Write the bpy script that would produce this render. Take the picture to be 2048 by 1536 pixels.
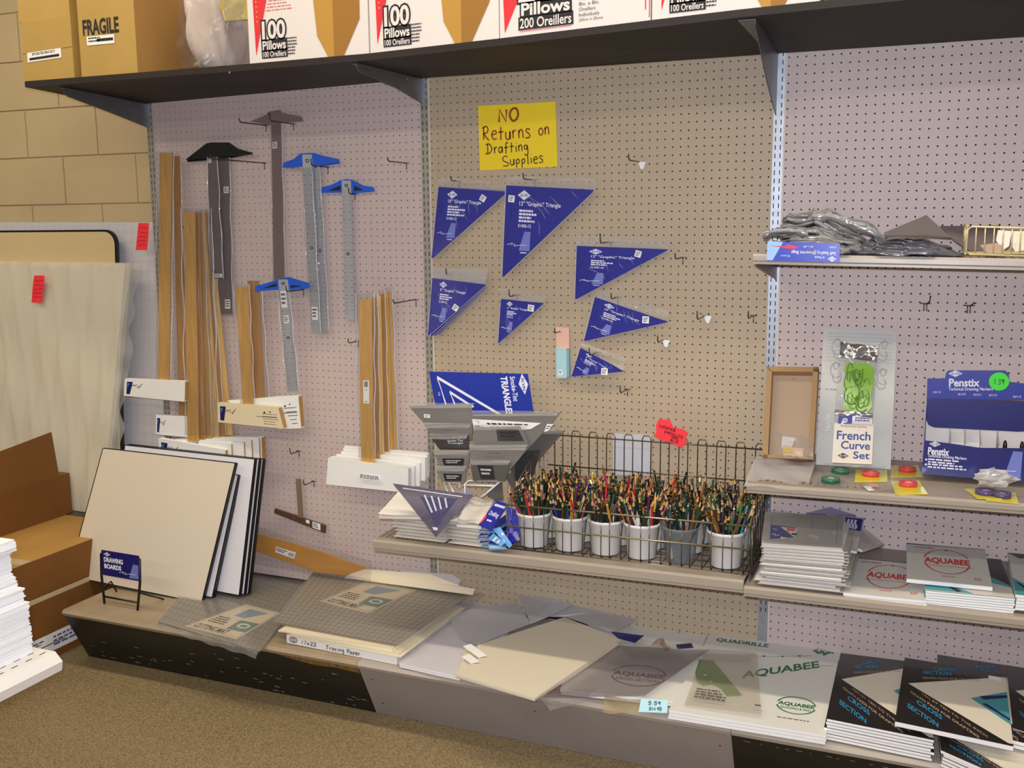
import bpy, math, random
from mathutils import Vector, Matrix
S = 0.0254                      # the scene is modelled in inches, built in metres
for o in list(bpy.data.objects): bpy.data.objects.remove(o)
SC = bpy.context.scene; COL = SC.collection

# ---------------------------------------------------------------- camera, world, lights, exposure
CAM = Vector((113.897, -129.587, 64.504)); FPX = 2032.41
CX = Vector((0.9256724, 0.3782405, -0.0080404)); CY = Vector((-0.3749066, 0.9142479, -0.1536092)); CZ = Vector((-0.0507503, 0.1452062, 0.9880990))    # right, forward, up
cd = bpy.data.cameras.new('camera'); cd.sensor_width = 36.0; cd.lens = FPX/2048*36; cd.clip_start = .02
co = bpy.data.objects.new('camera', cd); COL.objects.link(co)
mt = Matrix((( CX.x, CZ.x, -CY.x, CAM.x*S), (CX.y, CZ.y, -CY.y, CAM.y*S), (CX.z, CZ.z, -CY.z, CAM.z*S), (0, 0, 0, 1)))
co.matrix_world = mt; SC.camera = co
SC.view_settings.view_transform = 'Standard'; SC.view_settings.look = 'None'
SC.view_settings.gamma = 1.0; SC.view_settings.use_curve_mapping = False
SC.view_settings.exposure = 0.0
wd = bpy.data.worlds.new('store_ambience'); SC.world = wd; wd.use_nodes = True
wd.node_tree.nodes['Background'].inputs[0].default_value = (1.0, .95, .90, 1)
wd.node_tree.nodes['Background'].inputs[1].default_value = .14
def area_light(name, x, y, z, sx, sy, watts, col, rot=(0, 0, 0)):
    l = bpy.data.lights.new(name, 'AREA'); l.shape = 'RECTANGLE'; l.size = sx*S; l.size_y = sy*S
    l.energy = watts; l.color = col
    o = bpy.data.objects.new(name, l); o.location = (x*S, y*S, z*S); o.rotation_euler = rot; COL.objects.link(o)
    return o
WARM = (1.0, .89, .69)
area_light('fluorescent_row', 50, -40, 128, 300, 6, 80, WARM)
area_light('fluorescent_row', 50, -136, 128, 300, 6, 72, WARM)
area_light('fluorescent_row', 50, -232, 128, 300, 6, 80, WARM)
fl = bpy.data.lights.new('camera_flash', 'AREA'); fl.shape = 'RECTANGLE'; fl.size = 1.6*S; fl.size_y = .9*S
fl.energy = 41; fl.color = (.90, .95, 1.14); fl.spread = math.radians(150)
fo = bpy.data.objects.new('camera_flash', fl); mf = mt.copy()
mf.translation = (CAM + CZ*2.2 - CX*.8 + CY*.3)*S; fo.matrix_world = mf; COL.objects.link(fo)

# ---------------------------------------------------------------- geometry of the view: a pixel of the photo onto a plane of the room
def ray(x, y): return CY + CX*((x-1024)/FPX) - CZ*((y-768)/FPX)
def onY(x, y, Y=0.0): d = ray(x, y); return CAM + d*((Y-CAM.y)/d.y)
def onX(x, y, X): d = ray(x, y); return CAM + d*((X-CAM.x)/d.x)
def onZ(x, y, Z): d = ray(x, y); return CAM + d*((Z-CAM.z)/d.z)
def onP(x, y, p, n): d = ray(x, y); return CAM + d*((p-CAM).dot(n)/d.dot(n))
def V3(*a): return Vector(a)

# ---------------------------------------------------------------- materials
def lin(c): return tuple(((v/255)/12.92 if v/255 <= .04045 else ((v/255+.055)/1.055)**2.4) for v in c)
MATS = {}
def mat(name, col, rough=.6, metal=0., var=0., vs=8., bump=0., bs=40., alpha=1., spec=.5, stretch=None, col2=None, kind='noise', coat=0., emit=0., thr=None):
    if name in MATS: return MATS[name]
    m = bpy.data.materials.new(name); m.use_nodes = True; nt = m.node_tree; N = nt.nodes; L = nt.links
    b = N['Principled BSDF']; out = N['Material Output']
    c = lin(col); b.inputs['Base Color'].default_value = (*c, 1); b.inputs['Roughness'].default_value = rough
    b.inputs['Metallic'].default_value = metal; b.inputs['Specular IOR Level'].default_value = spec
    if coat: b.inputs['Coat Weight'].default_value = coat; b.inputs['Coat Roughness'].default_value = .08
    co_ = None
    def coord(sc):
        t = N.new('ShaderNodeTexCoord'); mp = N.new('ShaderNodeMapping'); L.new(t.outputs['Object'], mp.inputs[0])
        s = stretch or (1, 1, 1); mp.inputs['Scale'].default_value = tuple(v*sc for v in s); return mp.outputs[0]
    if var or col2:
        if kind == 'voronoi':
            t = N.new('ShaderNodeTexVoronoi'); t.inputs['Scale'].default_value = 1; L.new(coord(vs), t.inputs['Vector']); fac = t.outputs['Color']
            sp = N.new('ShaderNodeSeparateColor'); L.new(fac, sp.inputs[0]); fac = sp.outputs[0]
        else:
            t = N.new('ShaderNodeTexNoise'); t.inputs['Scale'].default_value = 1; t.inputs['Detail'].default_value = 5
            L.new(coord(vs), t.inputs['Vector']); fac = t.outputs['Fac']
        r = N.new('ShaderNodeValToRGB'); L.new(fac, r.inputs[0])
        lo, hi = thr or (.3, .7); r.color_ramp.elements[0].position = lo; r.color_ramp.elements[1].position = hi
        c2 = lin(col2) if col2 else tuple(min(1, v*(1+var)) for v in c); c1 = c if col2 else tuple(v*(1-var) for v in c)
        r.color_ramp.elements[0].color = (*c1, 1); r.color_ramp.elements[1].color = (*c2, 1)
        L.new(r.outputs[0], b.inputs['Base Color'])
    if bump:
        t = N.new('ShaderNodeTexNoise'); t.inputs['Scale'].default_value = 1; t.inputs['Detail'].default_value = 3
        L.new(coord(bs), t.inputs['Vector']); bp = N.new('ShaderNodeBump'); bp.inputs['Strength'].default_value = min(1, bump)
        bp.inputs['Distance'].default_value = .004; L.new(t.outputs['Fac'], bp.inputs['Height']); L.new(bp.outputs[0], b.inputs['Normal'])
    if emit: b.inputs['Emission Color'].default_value = (*c, 1); b.inputs['Emission Strength'].default_value = emit
    if alpha < 1:
        tr = N.new('ShaderNodeBsdfTransparent'); mx = N.new('ShaderNodeMixShader'); mx.inputs[0].default_value = alpha
        L.new(tr.outputs[0], mx.inputs[1]); L.new(b.outputs[0], mx.inputs[2]); L.new(mx.outputs[0], out.inputs[0])
    MATS[name] = m; return m

# ---------------------------------------------------------------- text outlines (built-in font) as flat print
_T = {}
def text_mesh(s, off=0.0):
    k = (s, off)
    if k not in _T:
        cu = bpy.data.curves.new('t', 'FONT'); cu.body = s; cu.offset = off; cu.resolution_u = 3
        o = bpy.data.objects.new('t', cu); COL.objects.link(o); dg = bpy.context.evaluated_depsgraph_get(); dg.update()
        me = o.evaluated_get(dg).to_mesh()
        v = [(p.co.x, p.co.y) for p in me.vertices]; f = [list(p.vertices) for p in me.polygons]
        o.evaluated_get(dg).to_mesh_clear(); bpy.data.objects.remove(o); bpy.data.curves.remove(cu)
        x0 = min(p[0] for p in v); x1 = max(p[0] for p in v); y0 = min(p[1] for p in v); y1 = max(p[1] for p in v)
        _T[k] = ([((a-x0)/(x1-x0), (b-y0)/(y1-y0)) for a, b in v], f)
    return _T[k]
# hand lettering: strokes on a unit box (x right, y up)
H = {'N': [[(0, 0), (.05, 1), (.6, 0), (.65, 1)]], 'O': [[(.35, 1), (.1, .8), (0, .4), (.2, 0), (.5, .05), (.7, .45), (.6, .9), (.35, 1)]],
 'R': [[(.1, 0), (.12, .95)], [(0, .85), (.3, 1), (.55, .8), (.4, .5), (.12, .45), (.6, -.08)]], 'e': [[(.05, .35), (.45, .42), (.4, .62), (.15, .6), (.02, .3), (.2, 0), (.5, .05)]],
 't': [[(.25, 1), (.22, 0)], [(0, .6), (.5, .62)]], 'u': [[(.05, .6), (.05, .15), (.25, 0), (.42, .2), (.45, .62), (.47, 0)]], 'r': [[(.05, .62), (.08, 0)], [(.08, .4), (.2, .6), (.38, .6)]],
 'n': [[(.05, .62), (.07, 0)], [(.07, .4), (.25, .64), (.42, .5), (.45, 0)]], 's': [[(.45, .6), (.2, .68), (.08, .5), (.4, .25), (.35, .02), (0, 0)]],
 'o': [[(.3, .6), (.05, .4), (.1, .05), (.35, 0), (.5, .3), (.3, .6)]], 'D': [[(.25, .98), (.25, 0)], [(0, .9), (.45, .95), (.75, .5), (.5, .05), (-.05, 0)]],
 'a': [[(.4, .55), (.1, .55), (.02, .2), (.2, 0), (.42, .3), (.42, .6), (.46, 0)]], 'f': [[(.5, .95), (.3, 1), (.22, .8), (.22, -.1)], [(.02, .5), (.5, .55)]],
 'i': [[(.1, .6), (.12, 0)], [(.12, .85), (.13, .9)]], 'g': [[(.4, .58), (.1, .55), (.08, .25), (.35, .2), (.42, .55), (.48, -.25), (.3, -.4), (.05, -.3)]],
 'S': [[(.7, .9), (.4, 1), (.1, .8), (.2, .5), (.7, .3), (.65, .02), (.1, 0)]], 'p': [[(.08, .55), (.1, -.3)], [(.08, .45), (.3, .6), (.45, .4), (.3, .15), (.1, .2)]],
 'l': [[(.1, 1), (.14, 0)]], 'c': [[(.42, .5), (.2, .6), (.03, .3), (.2, 0), (.45, .1)]], 'd': [[(.4, .5), (.1, .5), (.03, .2), (.2, 0), (.4, .2), (.42, 1), (.44, 0)]],
 'T': [[(0, .95), (.65, 1)], [(.32, .98), (.3, 0)]], 'P': [[(.1, 0), (.12, .98), (.5, .9), (.5, .55), (.12, .45)]], 'x': [[(0, .6), (.45, 0)], [(.45, .6), (0, 0)]], 'C': [[(.6, .85), (.3, 1), (.03, .5), (.25, 0), (.62, .15)]],
 'y': [[(.05, .6), (.22, .15)], [(.45, .6), (.1, -.4)]], '1': [[(.2, 1), (.2, 0)]], '2': [[(.05, .8), (.3, 1), (.5, .75), (.05, 0), (.55, 0)]], '3': [[(.05, .95), (.45, .9), (.2, .55), (.5, .3), (.3, 0), (.02, .1)]],
 '4': [[(.4, 0), (.42, 1), (0, .35), (.6, .38)]], '5': [[(.5, 1), (.1, .95), (.08, .55), (.45, .5), (.4, .05), (.02, 0)]], '7': [[(0, .95), (.5, 1), (.15, 0)]], '9': [[(.45, .9), (.1, .85), (.15, .5), (.45, .6), (.45, .9), (.4, 0)]],
 '$': [[(.5, .85), (.1, .8), (.45, .3), (.02, .15)], [(.27, 1.1), (.25, -.1)]], '0': [[(.3, 1), (.05, .5), (.25, 0), (.5, .5), (.3, 1)]], '.': [[(.1, 0), (.14, .05)]], '6': [[(.4, 1), (.08, .4), (.2, 0), (.45, .2), (.3, .45), (.1, .3)]], ' ': [], '/': [[(.4, 1), (0, 0)]], '-': [[(0, .4), (.35, .4)]]}
HW = {'i': .25, 'l': .28, '1': .4, ' ': .45, '.': .25, 'N': .8, 'O': .85, 'D': .9, 'R': .75, 'S': .85, 'T': .75, 'r': .45}

class Frame:
    """four corners (top left, top right, bottom right, bottom left): u runs right, v runs down, h towards the viewer side"""
    def __init__(s, c, flip=False):
        s.c = [Vector(p) for p in c]; a, b, d = s.c[1]-s.c[0], s.c[3]-s.c[0], s.c[2]-s.c[0]
        n = (s.c[2]-s.c[0]).cross(s.c[3]-s.c[1]).normalized(); m = sum(s.c, Vector())/4
        if (CAM-m).dot(n) < 0: n = -n
        s.n = -n if flip else n
    def at(s, u, v, h=0.0):
        A, B_, C_, D_ = s.c
        return A*((1-u)*(1-v)) + B_*(u*(1-v)) + C_*(u*v) + D_*((1-u)*v) + s.n*h
    def off(s, h): return Frame([p+s.n*h for p in s.c])
    def sub(s, u0, v0, u1, v1, h=0): return Frame([s.at(u0, v0, h), s.at(u1, v0, h), s.at(u1, v1, h), s.at(u0, v1, h)])
def FY(Y, px): return Frame([onY(x, y, Y) for x, y in px])
def FYY(px): return Frame([onY(x, y, Y) for x, y, Y in px])
def FZ(Z, px): return Frame([onZ(x, y, Z) for x, y in px])
def FT(tl, r, b):                # three corners of a parallelogram: top left, top right, bottom left
    return Frame([tl, r, r+(b-tl), b])

class B:
    """collects shapes (world inches) into one mesh"""
    def __init__(s, m=None): s.v = []; s.f = []; s.mi = []; s.ms = []; s.sm = []; s.cur = 0; s.smooth = False; (m and s.m(m))
    def m(s, m):
        if m not in s.ms: s.ms.append(m)
        s.cur = s.ms.index(m); return s
    def add(s, vs, fs):
        k = len(s.v); s.v += [Vector(v) for v in vs]
        for f in fs: s.f.append([i+k for i in f]); s.mi.append(s.cur); s.sm.append(s.smooth)
        return s
    def poly(s, p): return s.add(p, [list(range(len(p)))])
    def prism(s, p, d):
        n = len(p); d = Vector(d); vs = [Vector(q) for q in p] + [Vector(q)+d for q in p]
        fs = [list(range(n))[::-1], list(range(n, 2*n))] + [[i, (i+1) % n, n+(i+1) % n, n+i] for i in range(n)]
        return s.add(vs, fs)
    def box(s, a, b):
        x0, y0, z0 = a; x1, y1, z1 = b
        return s.prism([(x0, y0, z0), (x1, y0, z0), (x1, y1, z0), (x0, y1, z0)], (0, 0, z1-z0))
    def slab(s, fr, t, u0=0, v0=0, u1=1, v1=1, h=0):    # a sheet of thickness t whose front face lies on the frame
        return s.prism([fr.at(u0, v0, h-t), fr.at(u1, v0, h-t), fr.at(u1, v1, h-t), fr.at(u0, v1, h-t)], fr.n*t)
    def fprism(s, fr, uv, h0, h1): return s.prism([fr.at(u, v, h0) for u, v in uv], fr.n*(h1-h0))
    def fpoly(s, fr, uv, h=.02): return s.poly([fr.at(u, v, h) for u, v in uv])
    def frect(s, fr, u0, v0, u1, v1, h=.02): return s.fpoly(fr, [(u0, v0), (u1, v0), (u1, v1), (u0, v1)], h)
    def tube(s, path, r, n=6, closed=False):
        P = [Vector(p) for p in path]; k = len(P); vs = []; fs = []; prev = None
        for i in range(k):
            if closed: t = P[(i+1) % k]-P[i-1]
            else: t = P[min(i+1, k-1)]-P[max(i-1, 0)]
            t = t.normalized() if t.length else Vector((0, 0, 1))
            if prev is None: a = t.orthogonal().normalized()
            else:
                a = prev-t*prev.dot(t); a = a.normalized() if a.length > 1e-6 else t.orthogonal().normalized()
            prev = a; b = t.cross(a); rr = r[i] if isinstance(r, (list, tuple)) else r
            for j in range(n):
                w = 2*math.pi*j/n; vs.append(P[i]+(a*math.cos(w)+b*math.sin(w))*rr)
        for i in range(k if closed else k-1):
            i2 = (i+1) % k
            for j in range(n): fs.append([i*n+j, i*n+(j+1) % n, i2*n+(j+1) % n, i2*n+j])
        if not closed: fs += [list(range(n))[::-1], list(range((k-1)*n, k*n))]
        sm = s.smooth; s.smooth = n > 4; s.add(vs, fs); s.smooth = sm; return s
    def lathe(s, c, prof, n=24, ax=None):
        c = Vector(c); az = (ax or Vector((0, 0, 1))).normalized(); a = az.orthogonal().normalized(); b = az.cross(a); vs = []; fs = []
        for r, z in prof:
            for j in range(n): w = 2*math.pi*j/n; vs.append(c+az*z+(a*math.cos(w)+b*math.sin(w))*r)
        for i in range(len(prof)-1):
            for j in range(n): fs.append([i*n+j, i*n+(j+1) % n, (i+1)*n+(j+1) % n, (i+1)*n+j])
        sm = s.smooth; s.smooth = True; s.add(vs, fs); s.smooth = sm; return s
    def disc(s, c, n, r, k=20):
        c = Vector(c); a = n.orthogonal().normalized(); b = n.cross(a)
        return s.poly([c+(a*math.cos(2*math.pi*j/k)+b*math.sin(2*math.pi*j/k))*r for j in range(k)])
    def grid(s, fn, nu, nv, smooth=True):
        vs = [fn(i/nu, j/nv) for j in range(nv+1) for i in range(nu+1)]; w = nu+1
        fs = [[j*w+i, j*w+i+1, (j+1)*w+i+1, (j+1)*w+i] for j in range(nv) for i in range(nu)]
        sm = s.smooth; s.smooth = smooth; s.add(vs, fs); s.smooth = sm; return s
    def sheet(s, fr, amp=.15, n=10, seed=0, h=.05, u0=0, v0=0, u1=1, v1=1, fx=3.0, fy=3.0):   # a rumpled film or paper over a frame
        r = random.Random(seed); ph = [r.uniform(0, 6.28) for _ in range(6)]; k = [r.uniform(.6, 1.6) for _ in range(6)]
        def fn(u, v):
            w = math.sin(fx*k[0]*u*2+ph[0]+1.3*v)+.6*math.sin(fy*k[1]*v*2+ph[1]+u*k[4]*2)+.5*math.sin(fx*2*k[2]*u+fy*2*k[3]*v+ph[2])+.35*math.sin(fx*5*u-fy*4*v+ph[3])
            return fr.at(u0+(u1-u0)*u, v0+(v1-v0)*v, h+amp*(w+1.2)/2.4)
        return s.grid(fn, n, n)
    def text(s, fr, st, u0, v0, u1, v1, h=.03, off=0.0, rot=0, shear=0.0):
        vs, fs = text_mesh(st, off); out = []
        for a, b in vs:
            a2 = a+shear*b*(1-0)
            if rot == 0: u = u0+a2*(u1-u0); v = v1-b*(v1-v0)
            elif rot == 180: u = u1-a2*(u1-u0); v = v0+b*(v1-v0)
            elif rot == 90: v = v0+a2*(v1-v0); u = u0+b*(u1-u0)       # reads downwards
            else: v = v1-a2*(v1-v0); u = u1-b*(u1-u0)                  # reads upwards
            out.append(fr.at(u, v, h))
        return s.add(out, fs)
    def stroke(s, fr, pts, w, h=.03, closed=False):
        P = [fr.at(u, v, h) for u, v in pts]; n = len(P); L = []; R = []
        for i in range(n):
            if closed: t = P[(i+1) % n]-P[i-1]
            else: t = P[min(i+1, n-1)]-P[max(i-1, 0)]
            t = t.normalized() if t.length else Vector((1, 0, 0)); sd = fr.n.cross(t)*(w/2); L.append(P[i]+sd); R.append(P[i]-sd)
        fs = [[i, (i+1) % n, n+(i+1) % n, n+i] for i in range(n if closed else n-1)]
        return s.add(L+R, fs)
    def oval(s, fr, cu, cv, ru, rv, w, h=.03, a0=0, a1=360, k=28):
        return s.stroke(fr, [(cu+ru*math.cos(math.radians(a0+(a1-a0)*i/k)), cv-rv*math.sin(math.radians(a0+(a1-a0)*i/k))) for i in range(k+1)], w, h)
    def hand(s, fr, st, u0, v0, u1, v1, w, h=.04, seed=1, drift=0.0):
        r = random.Random(seed); x = 0; L = []
        for ch in st:
            L.append((ch, x)); x += HW.get(ch, .55)+.12
        x -= .12
        for ch, cx in L:
            j = r.uniform(-.05, .05)
            for pl in H.get(ch, H['o'] if ch not in H else []):
                pts = []
                if len(pl) < 4 or ch in 'NxTt4': pts = list(pl)
                else:                                   # round the pen stroke
                    for i in range(len(pl)-1):
                        a, b, c, d = pl[max(i-1, 0)], pl[i], pl[i+1], pl[min(i+2, len(pl)-1)]
                        for t in (0, .25, .5, .75): pts.append(tuple(.5*(2*b[k]+(c[k]-a[k])*t+(2*a[k]-5*b[k]+4*c[k]-d[k])*t*t+(3*b[k]-a[k]-3*c[k]+d[k])*t**3) for k in (0, 1)))
                    pts.append(pl[-1])
                s.stroke(fr, [(u0+(u1-u0)*(cx+p[0])/x, v1-(v1-v0)*(p[1]+j)+drift*(cx/x)) for p in pts], w, h)
        return s
    def greek(s, fr, u0, v0, u1, v1, n, seed=0, h=.03, fill=.5):
        r = random.Random(seed); dv = (v1-v0)/n
        for i in range(n):
            u = u0; end = u1-(u1-u0)*r.uniform(0, .35)
            while u < end:
                w = (u1-u0)*r.uniform(.06, .2); e = min(u+w, end); s.frect(fr, u, v0+i*dv, e, v0+(i+fill)*dv, h); u = e+(u1-u0)*.03
        return s
    def logo(s, fr, cu, cv, ru, rv, fg, bg, h=.03, rot=0):
        s.m(fg); s.fpoly(fr, [(cu-ru, cv), (cu, cv-rv), (cu+ru, cv), (cu, cv+rv)], h); s.m(bg)
        if rot: s.text(fr, 'ALVIN', cu-ru*.3, cv-rv*.62, cu+ru*.3, cv+rv*.62, h+.02, .02, 90)
        else: s.text(fr, 'ALVIN', cu-ru*.6, cv-rv*.32, cu+ru*.6, cv+rv*.32, h+.02, .02)
        s.stroke(fr, [(cu-ru*.88, cv), (cu, cv-rv*.82), (cu+ru*.88, cv), (cu, cv+rv*.82)], .035*max(.5, abs((fr.c[1]-fr.c[0]).length)*ru), h+.02, True); return s
    def tail(s, fr, u0, v0, u1, v1, col, white, h=.03):      # the pale fin and white pen flourish printed on the drafting packs
        du = u1-u0; dv = v1-v0; s.m(col); s.fpoly(fr, [(u0+du*.45, v0), (u1, v0), (u1-du*.02, v1), (u0, v1)], h)
        s.m(white); q = [(-1.05, .74), (-.55, .62), (-.7, .75), (-.3, .68), (-.45, .8), (.05, .72), (.7, .7)]
        s.stroke(fr, [(u0+du*a, v0+dv*b) for a, b in q], .05*max(1., du*(fr.c[1]-fr.c[0]).length*.7), h+.02); return s
    def mesh(s, name, base):
        me = bpy.data.meshes.new(name)
        me.from_pydata([((v-base)*S)[:] for v in s.v], [], s.f)
        for m in s.ms: me.materials.append(m)
        me.polygons.foreach_set('material_index', s.mi); me.polygons.foreach_set('use_smooth', s.sm)
        me.update(); return me

def bounds(bs):
    lo = [1e9]*3; hi = [-1e9]*3
    for b in bs:
        for v in b.v:
            for i in range(3): lo[i] = min(lo[i], v[i]); hi[i] = max(hi[i], v[i])
    return Vector(((lo[0]+hi[0])/2, (lo[1]+hi[1])/2, lo[2]))
def _props(o, label=None, cat=None, group=None, kind=None):
    if label: o['label'] = label
    if cat: o['category'] = cat
    if group: o['group'] = group
    if kind: o['kind'] = kind
def flat(ps):
    for p in ps:
        yield p[1]
        if len(p) > 3 and p[3]: yield from flat(p[3])
def thing(name, label, cat, body, group=None, kind=None):
    """body: one B (a thing of one mesh) or a list of (part name, B, label or None, sub-part list)"""
    if isinstance(body, B):
        base = bounds([body]); o = bpy.data.objects.new(name, body.mesh(name, base)); o.location = base*S
        COL.objects.link(o); _props(o, label, cat, group, kind); return o
    base = bounds(list(flat(body))); o = bpy.data.objects.new(name, None); o.location = base*S; o.empty_display_size = .02
    COL.objects.link(o); _props(o, label, cat, group, kind); addparts(o, body, base); return o
def addparts(parent, ps, base):
    for p in ps:
        if not p[1].f: continue
        c = bpy.data.objects.new(p[0], p[1].mesh(p[0], base)); c.parent = parent; COL.objects.link(c)
        if len(p) > 2 and p[2]: c['label'] = p[2]
        if len(p) > 4 and p[4]: c['kind'] = p[4]
        if len(p) > 3 and p[3]: addparts(c, p[3], base)
R_ = random.Random(7)
# ================================================================ the room
M_floor = mat('aggregate_floor', (108, 92, 64), .5, var=.5, vs=190, bump=.2, bs=200, kind='noise', col2=(160, 140, 102), thr=(.34, .66))
M_block = mat('painted_block', (190, 168, 128), .6, var=.05, vs=3, bump=.25, bs=160)
M_mortar = mat('painted_mortar', (180, 158, 118), .7)
def struct(name, b):
    o = thing(name, None, None, b); o['kind'] = 'structure'; return o
b = B(M_floor); b.box((-110, -420, -2), (230, 8.6, 0)); struct('floor', b)
wb = B(M_mortar); wb.box((-110, 8.22, 0), (230, 12, 128))
blocks = []
for r in range(-1, 14):
    z0 = 77.0+8.2*(r-9)
    for k in range(-4, 3):
        x0 = -18.45+16*k+(0 if r % 2 else 8)
        if x0 > 4: continue
        x1 = min(x0+15.85, 6); g = R_.uniform(-.05, .05); q = B(M_block)
        p = [(x0, 8.0+g, z0+.14), (x1, 8.0+g, z0+.14), (x1, 8.0+g, z0+8.12), (x0, 8.0+g, z0+8.12)]
        c = .06
        q.prism([(x0+c, 8.0+g, z0+.14+c), (x1-c, 8.0+g, z0+.14+c), (x1-c, 8.0+g, z0+8.12-c), (x0+c, 8.0+g, z0+8.12-c)], (0, .1, 0))
        q.box((x0, 8.08+g, z0+.14), (x1, 8.5, z0+8.12)); blocks.append(('block', q))
struct('wall_back', [('mortar_bed', wb)] + blocks)
b = B(mat('ceiling_white', (215, 205, 185), .8)); b.box((-110, -420, 132), (230, 12, 134)); struct('ceiling', b)

# ================================================================ the wall shelving unit: pegboard, slotted uprights, base deck, kick plates
import numpy as np
M_peg = mat('pegboard_pink', (199, 180, 172), .55, var=.03, vs=6)
M_pegt = mat('pegboard_tan', (181, 162, 134), .55, var=.03, vs=6)
M_pegb = mat('pegboard_backing', (48, 38, 34), .9)
M_gal = mat('galvanised', (168, 172, 176), .38, metal=.75, var=.12, vs=30)
M_galw = mat('upright_painted', (176, 172, 160), .4, metal=.55, var=.06, vs=20)
M_dark = mat('slot_dark', (22, 20, 20), .9)
M_trim = mat('panel_edge', (214, 200, 180), .5)
M_deck = mat('deck_tan', (156, 138, 112), .5, var=.1, vs=9)
M_deckg = mat('deck_grey', (168, 158, 146), .5, var=.05, vs=9)
M_kb = mat('kick_black', (20, 20, 20), .38, var=.25, vs=30, bump=.06, bs=70)
M_scuff = mat('scuff_pale', (140, 138, 132), .6); M_rust = mat('worn_rust', (120, 92, 40), .6, var=.4, vs=90)
M_kg = mat('kick_grey', (142, 134, 128), .45, var=.04, vs=8)
PEG_T, PEG_Z0, PEG_Z1 = .24, 9.2, 84.7
def pegboard(k):
    cols = np.arange(48*k+1, 48*k+48, dtype=float); rows = 84.2-np.arange(0, 75, dtype=float)
    cx, cz = [a.ravel() for a in np.meshgrid(cols, rows)]; n = len(cx); r = .11; K = 8
    an = (np.arange(K)+.5)*2*np.pi/K
    sq = np.array([(.5, .5*math.tan(a)) if abs(math.cos(a)) > abs(math.sin(a)) else (0, 0) for a in an])
    outer = []
    for a in (np.arange(K))*2*np.pi/K:
        c_, s_ = math.cos(a), math.sin(a); m_ = max(abs(c_), abs(s_)); outer.append((.5*c_/m_, .5*s_/m_))
    outer = np.array(outer); inner = np.array([(r*math.cos(a), r*math.sin(a)) for a in np.arange(K)*2*np.pi/K])
    t = np.zeros((n, 3*K, 3))
    for g, (pts, y) in enumerate(((outer, 0), (inner, 0), (inner, PEG_T))):
        t[:, g*K:(g+1)*K, 0] = cx[:, None]+pts[None, :, 0]; t[:, g*K:(g+1)*K, 2] = cz[:, None]+pts[None, :, 1]; t[:, g*K:(g+1)*K, 1] = y
    x = t[..., 0]; x[np.isclose(x, cols[0]-.5)] -= .08; x[np.isclose(x, cols[-1]+.5)] += .08
    fl = []
    for j in range(K):
        j2 = (j+1) % K; fl.append((j, j2, K+j2, K+j)); fl.append((K+j, K+j2, 2*K+j2, 2*K+j))
    fl = np.array(fl); F = (fl[None]+np.arange(n)[:, None, None]*3*K).reshape(-1, 4)
    base = Vector((72, 0, 0)); V = (t.reshape(-1, 3)-np.array(base))*S
    me = bpy.data.meshes.new('pegboard'); me.vertices.add(len(V)); me.vertices.foreach_set('co', V.ravel())
    me.loops.add(F.size); me.loops.foreach_set('vertex_index', F.ravel()); me.polygons.add(len(F))
    me.polygons.foreach_set('loop_start', np.arange(len(F))*4); me.polygons.foreach_set('loop_total', np.full(len(F), 4)); me.update(calc_edges=True); me.polygons.foreach_set('use_smooth', np.zeros(len(F), dtype=bool))
    me.materials.append(M_pegt if k == 1 else M_peg); return me
unit = bpy.data.objects.new('shelving_unit', None); unit.location = Vector((72, 0, 0))*S; COL.objects.link(unit)
_props(unit, 'long pegboard wall shelving unit with slotted metal uprights and a low base deck', 'shelving')
ub = Vector((72, 0, 0))
for k in range(3):
    o = bpy.data.objects.new('pegboard', pegboard(k)); o.parent = unit; COL.objects.link(o)
    if k == 1: o['label'] = 'tan middle pegboard panel'
    q = B(M_pegb); x0, x1 = 48*k+.42, 48*k+47.58; q.box((x0, PEG_T, PEG_Z0), (x1, PEG_T+.35, PEG_Z1))
    m_ = M_pegt if k == 1 else M_peg; q.m(m_); q.box((x0, 0, 84.68), (x1, PEG_T, 84.74)); addparts(o, [('backing_board', q)], ub)
parts = []
def upright(x, m):
    q = B(m); z = 8.2; xs = [-.62, -.36, -.25, .25, .36, .62]; y = -.06
    q.box((x-.62, .16, 8.2), (x+.62, 1.6, 85.2))
    zs = [8.2, 14.2]
    for i in range(5): q.poly([(x+xs[i], y, 8.2), (x+xs[i+1], y, 8.2), (x+xs[i+1], y, 14.2), (x+xs[i], y, 14.2)])
    while z+6 < 85.2:
        z0 = z+6; z1 = z0+1
        for i in range(5):
            if i in (1, 3): cells = [(z0, z0+.22), (z0+.78, z1)]
            else: cells = [(z0, z1)]
            for a, c in cells: q.poly([(x+xs[i], y, a), (x+xs[i+1], y, a), (x+xs[i+1], y, c), (x+xs[i], y, c)])
        z += 1
    q.poly([(x-.62, y, 8.2), (x-.62, y, 85.2), (x-.62, .2, 85.2), (x-.62, .2, 8.2)]); q.poly([(x+.62, y, 8.2), (x+.62, y, 85.2), (x+.62, .2, 85.2), (x+.62, .2, 8.2)])
    q.m(M_dark); q.poly([(x-.6, .13, 8.2), (x+.6, .13, 8.2), (x+.6, .13, 85.2), (x-.6, .13, 85.2)])
    return ('upright', q)
for x, m in ((0, M_galw), (48, M_galw), (96, M_gal), (144, M_gal)): parts.append(upright(x, m))
for x in (48.72, 96.72):
    q = B(M_trim); q.box((x-.1, -.12, 9.2), (x+.1, 0.02, 84.6)); parts.append(('panel_trim', q))
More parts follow.
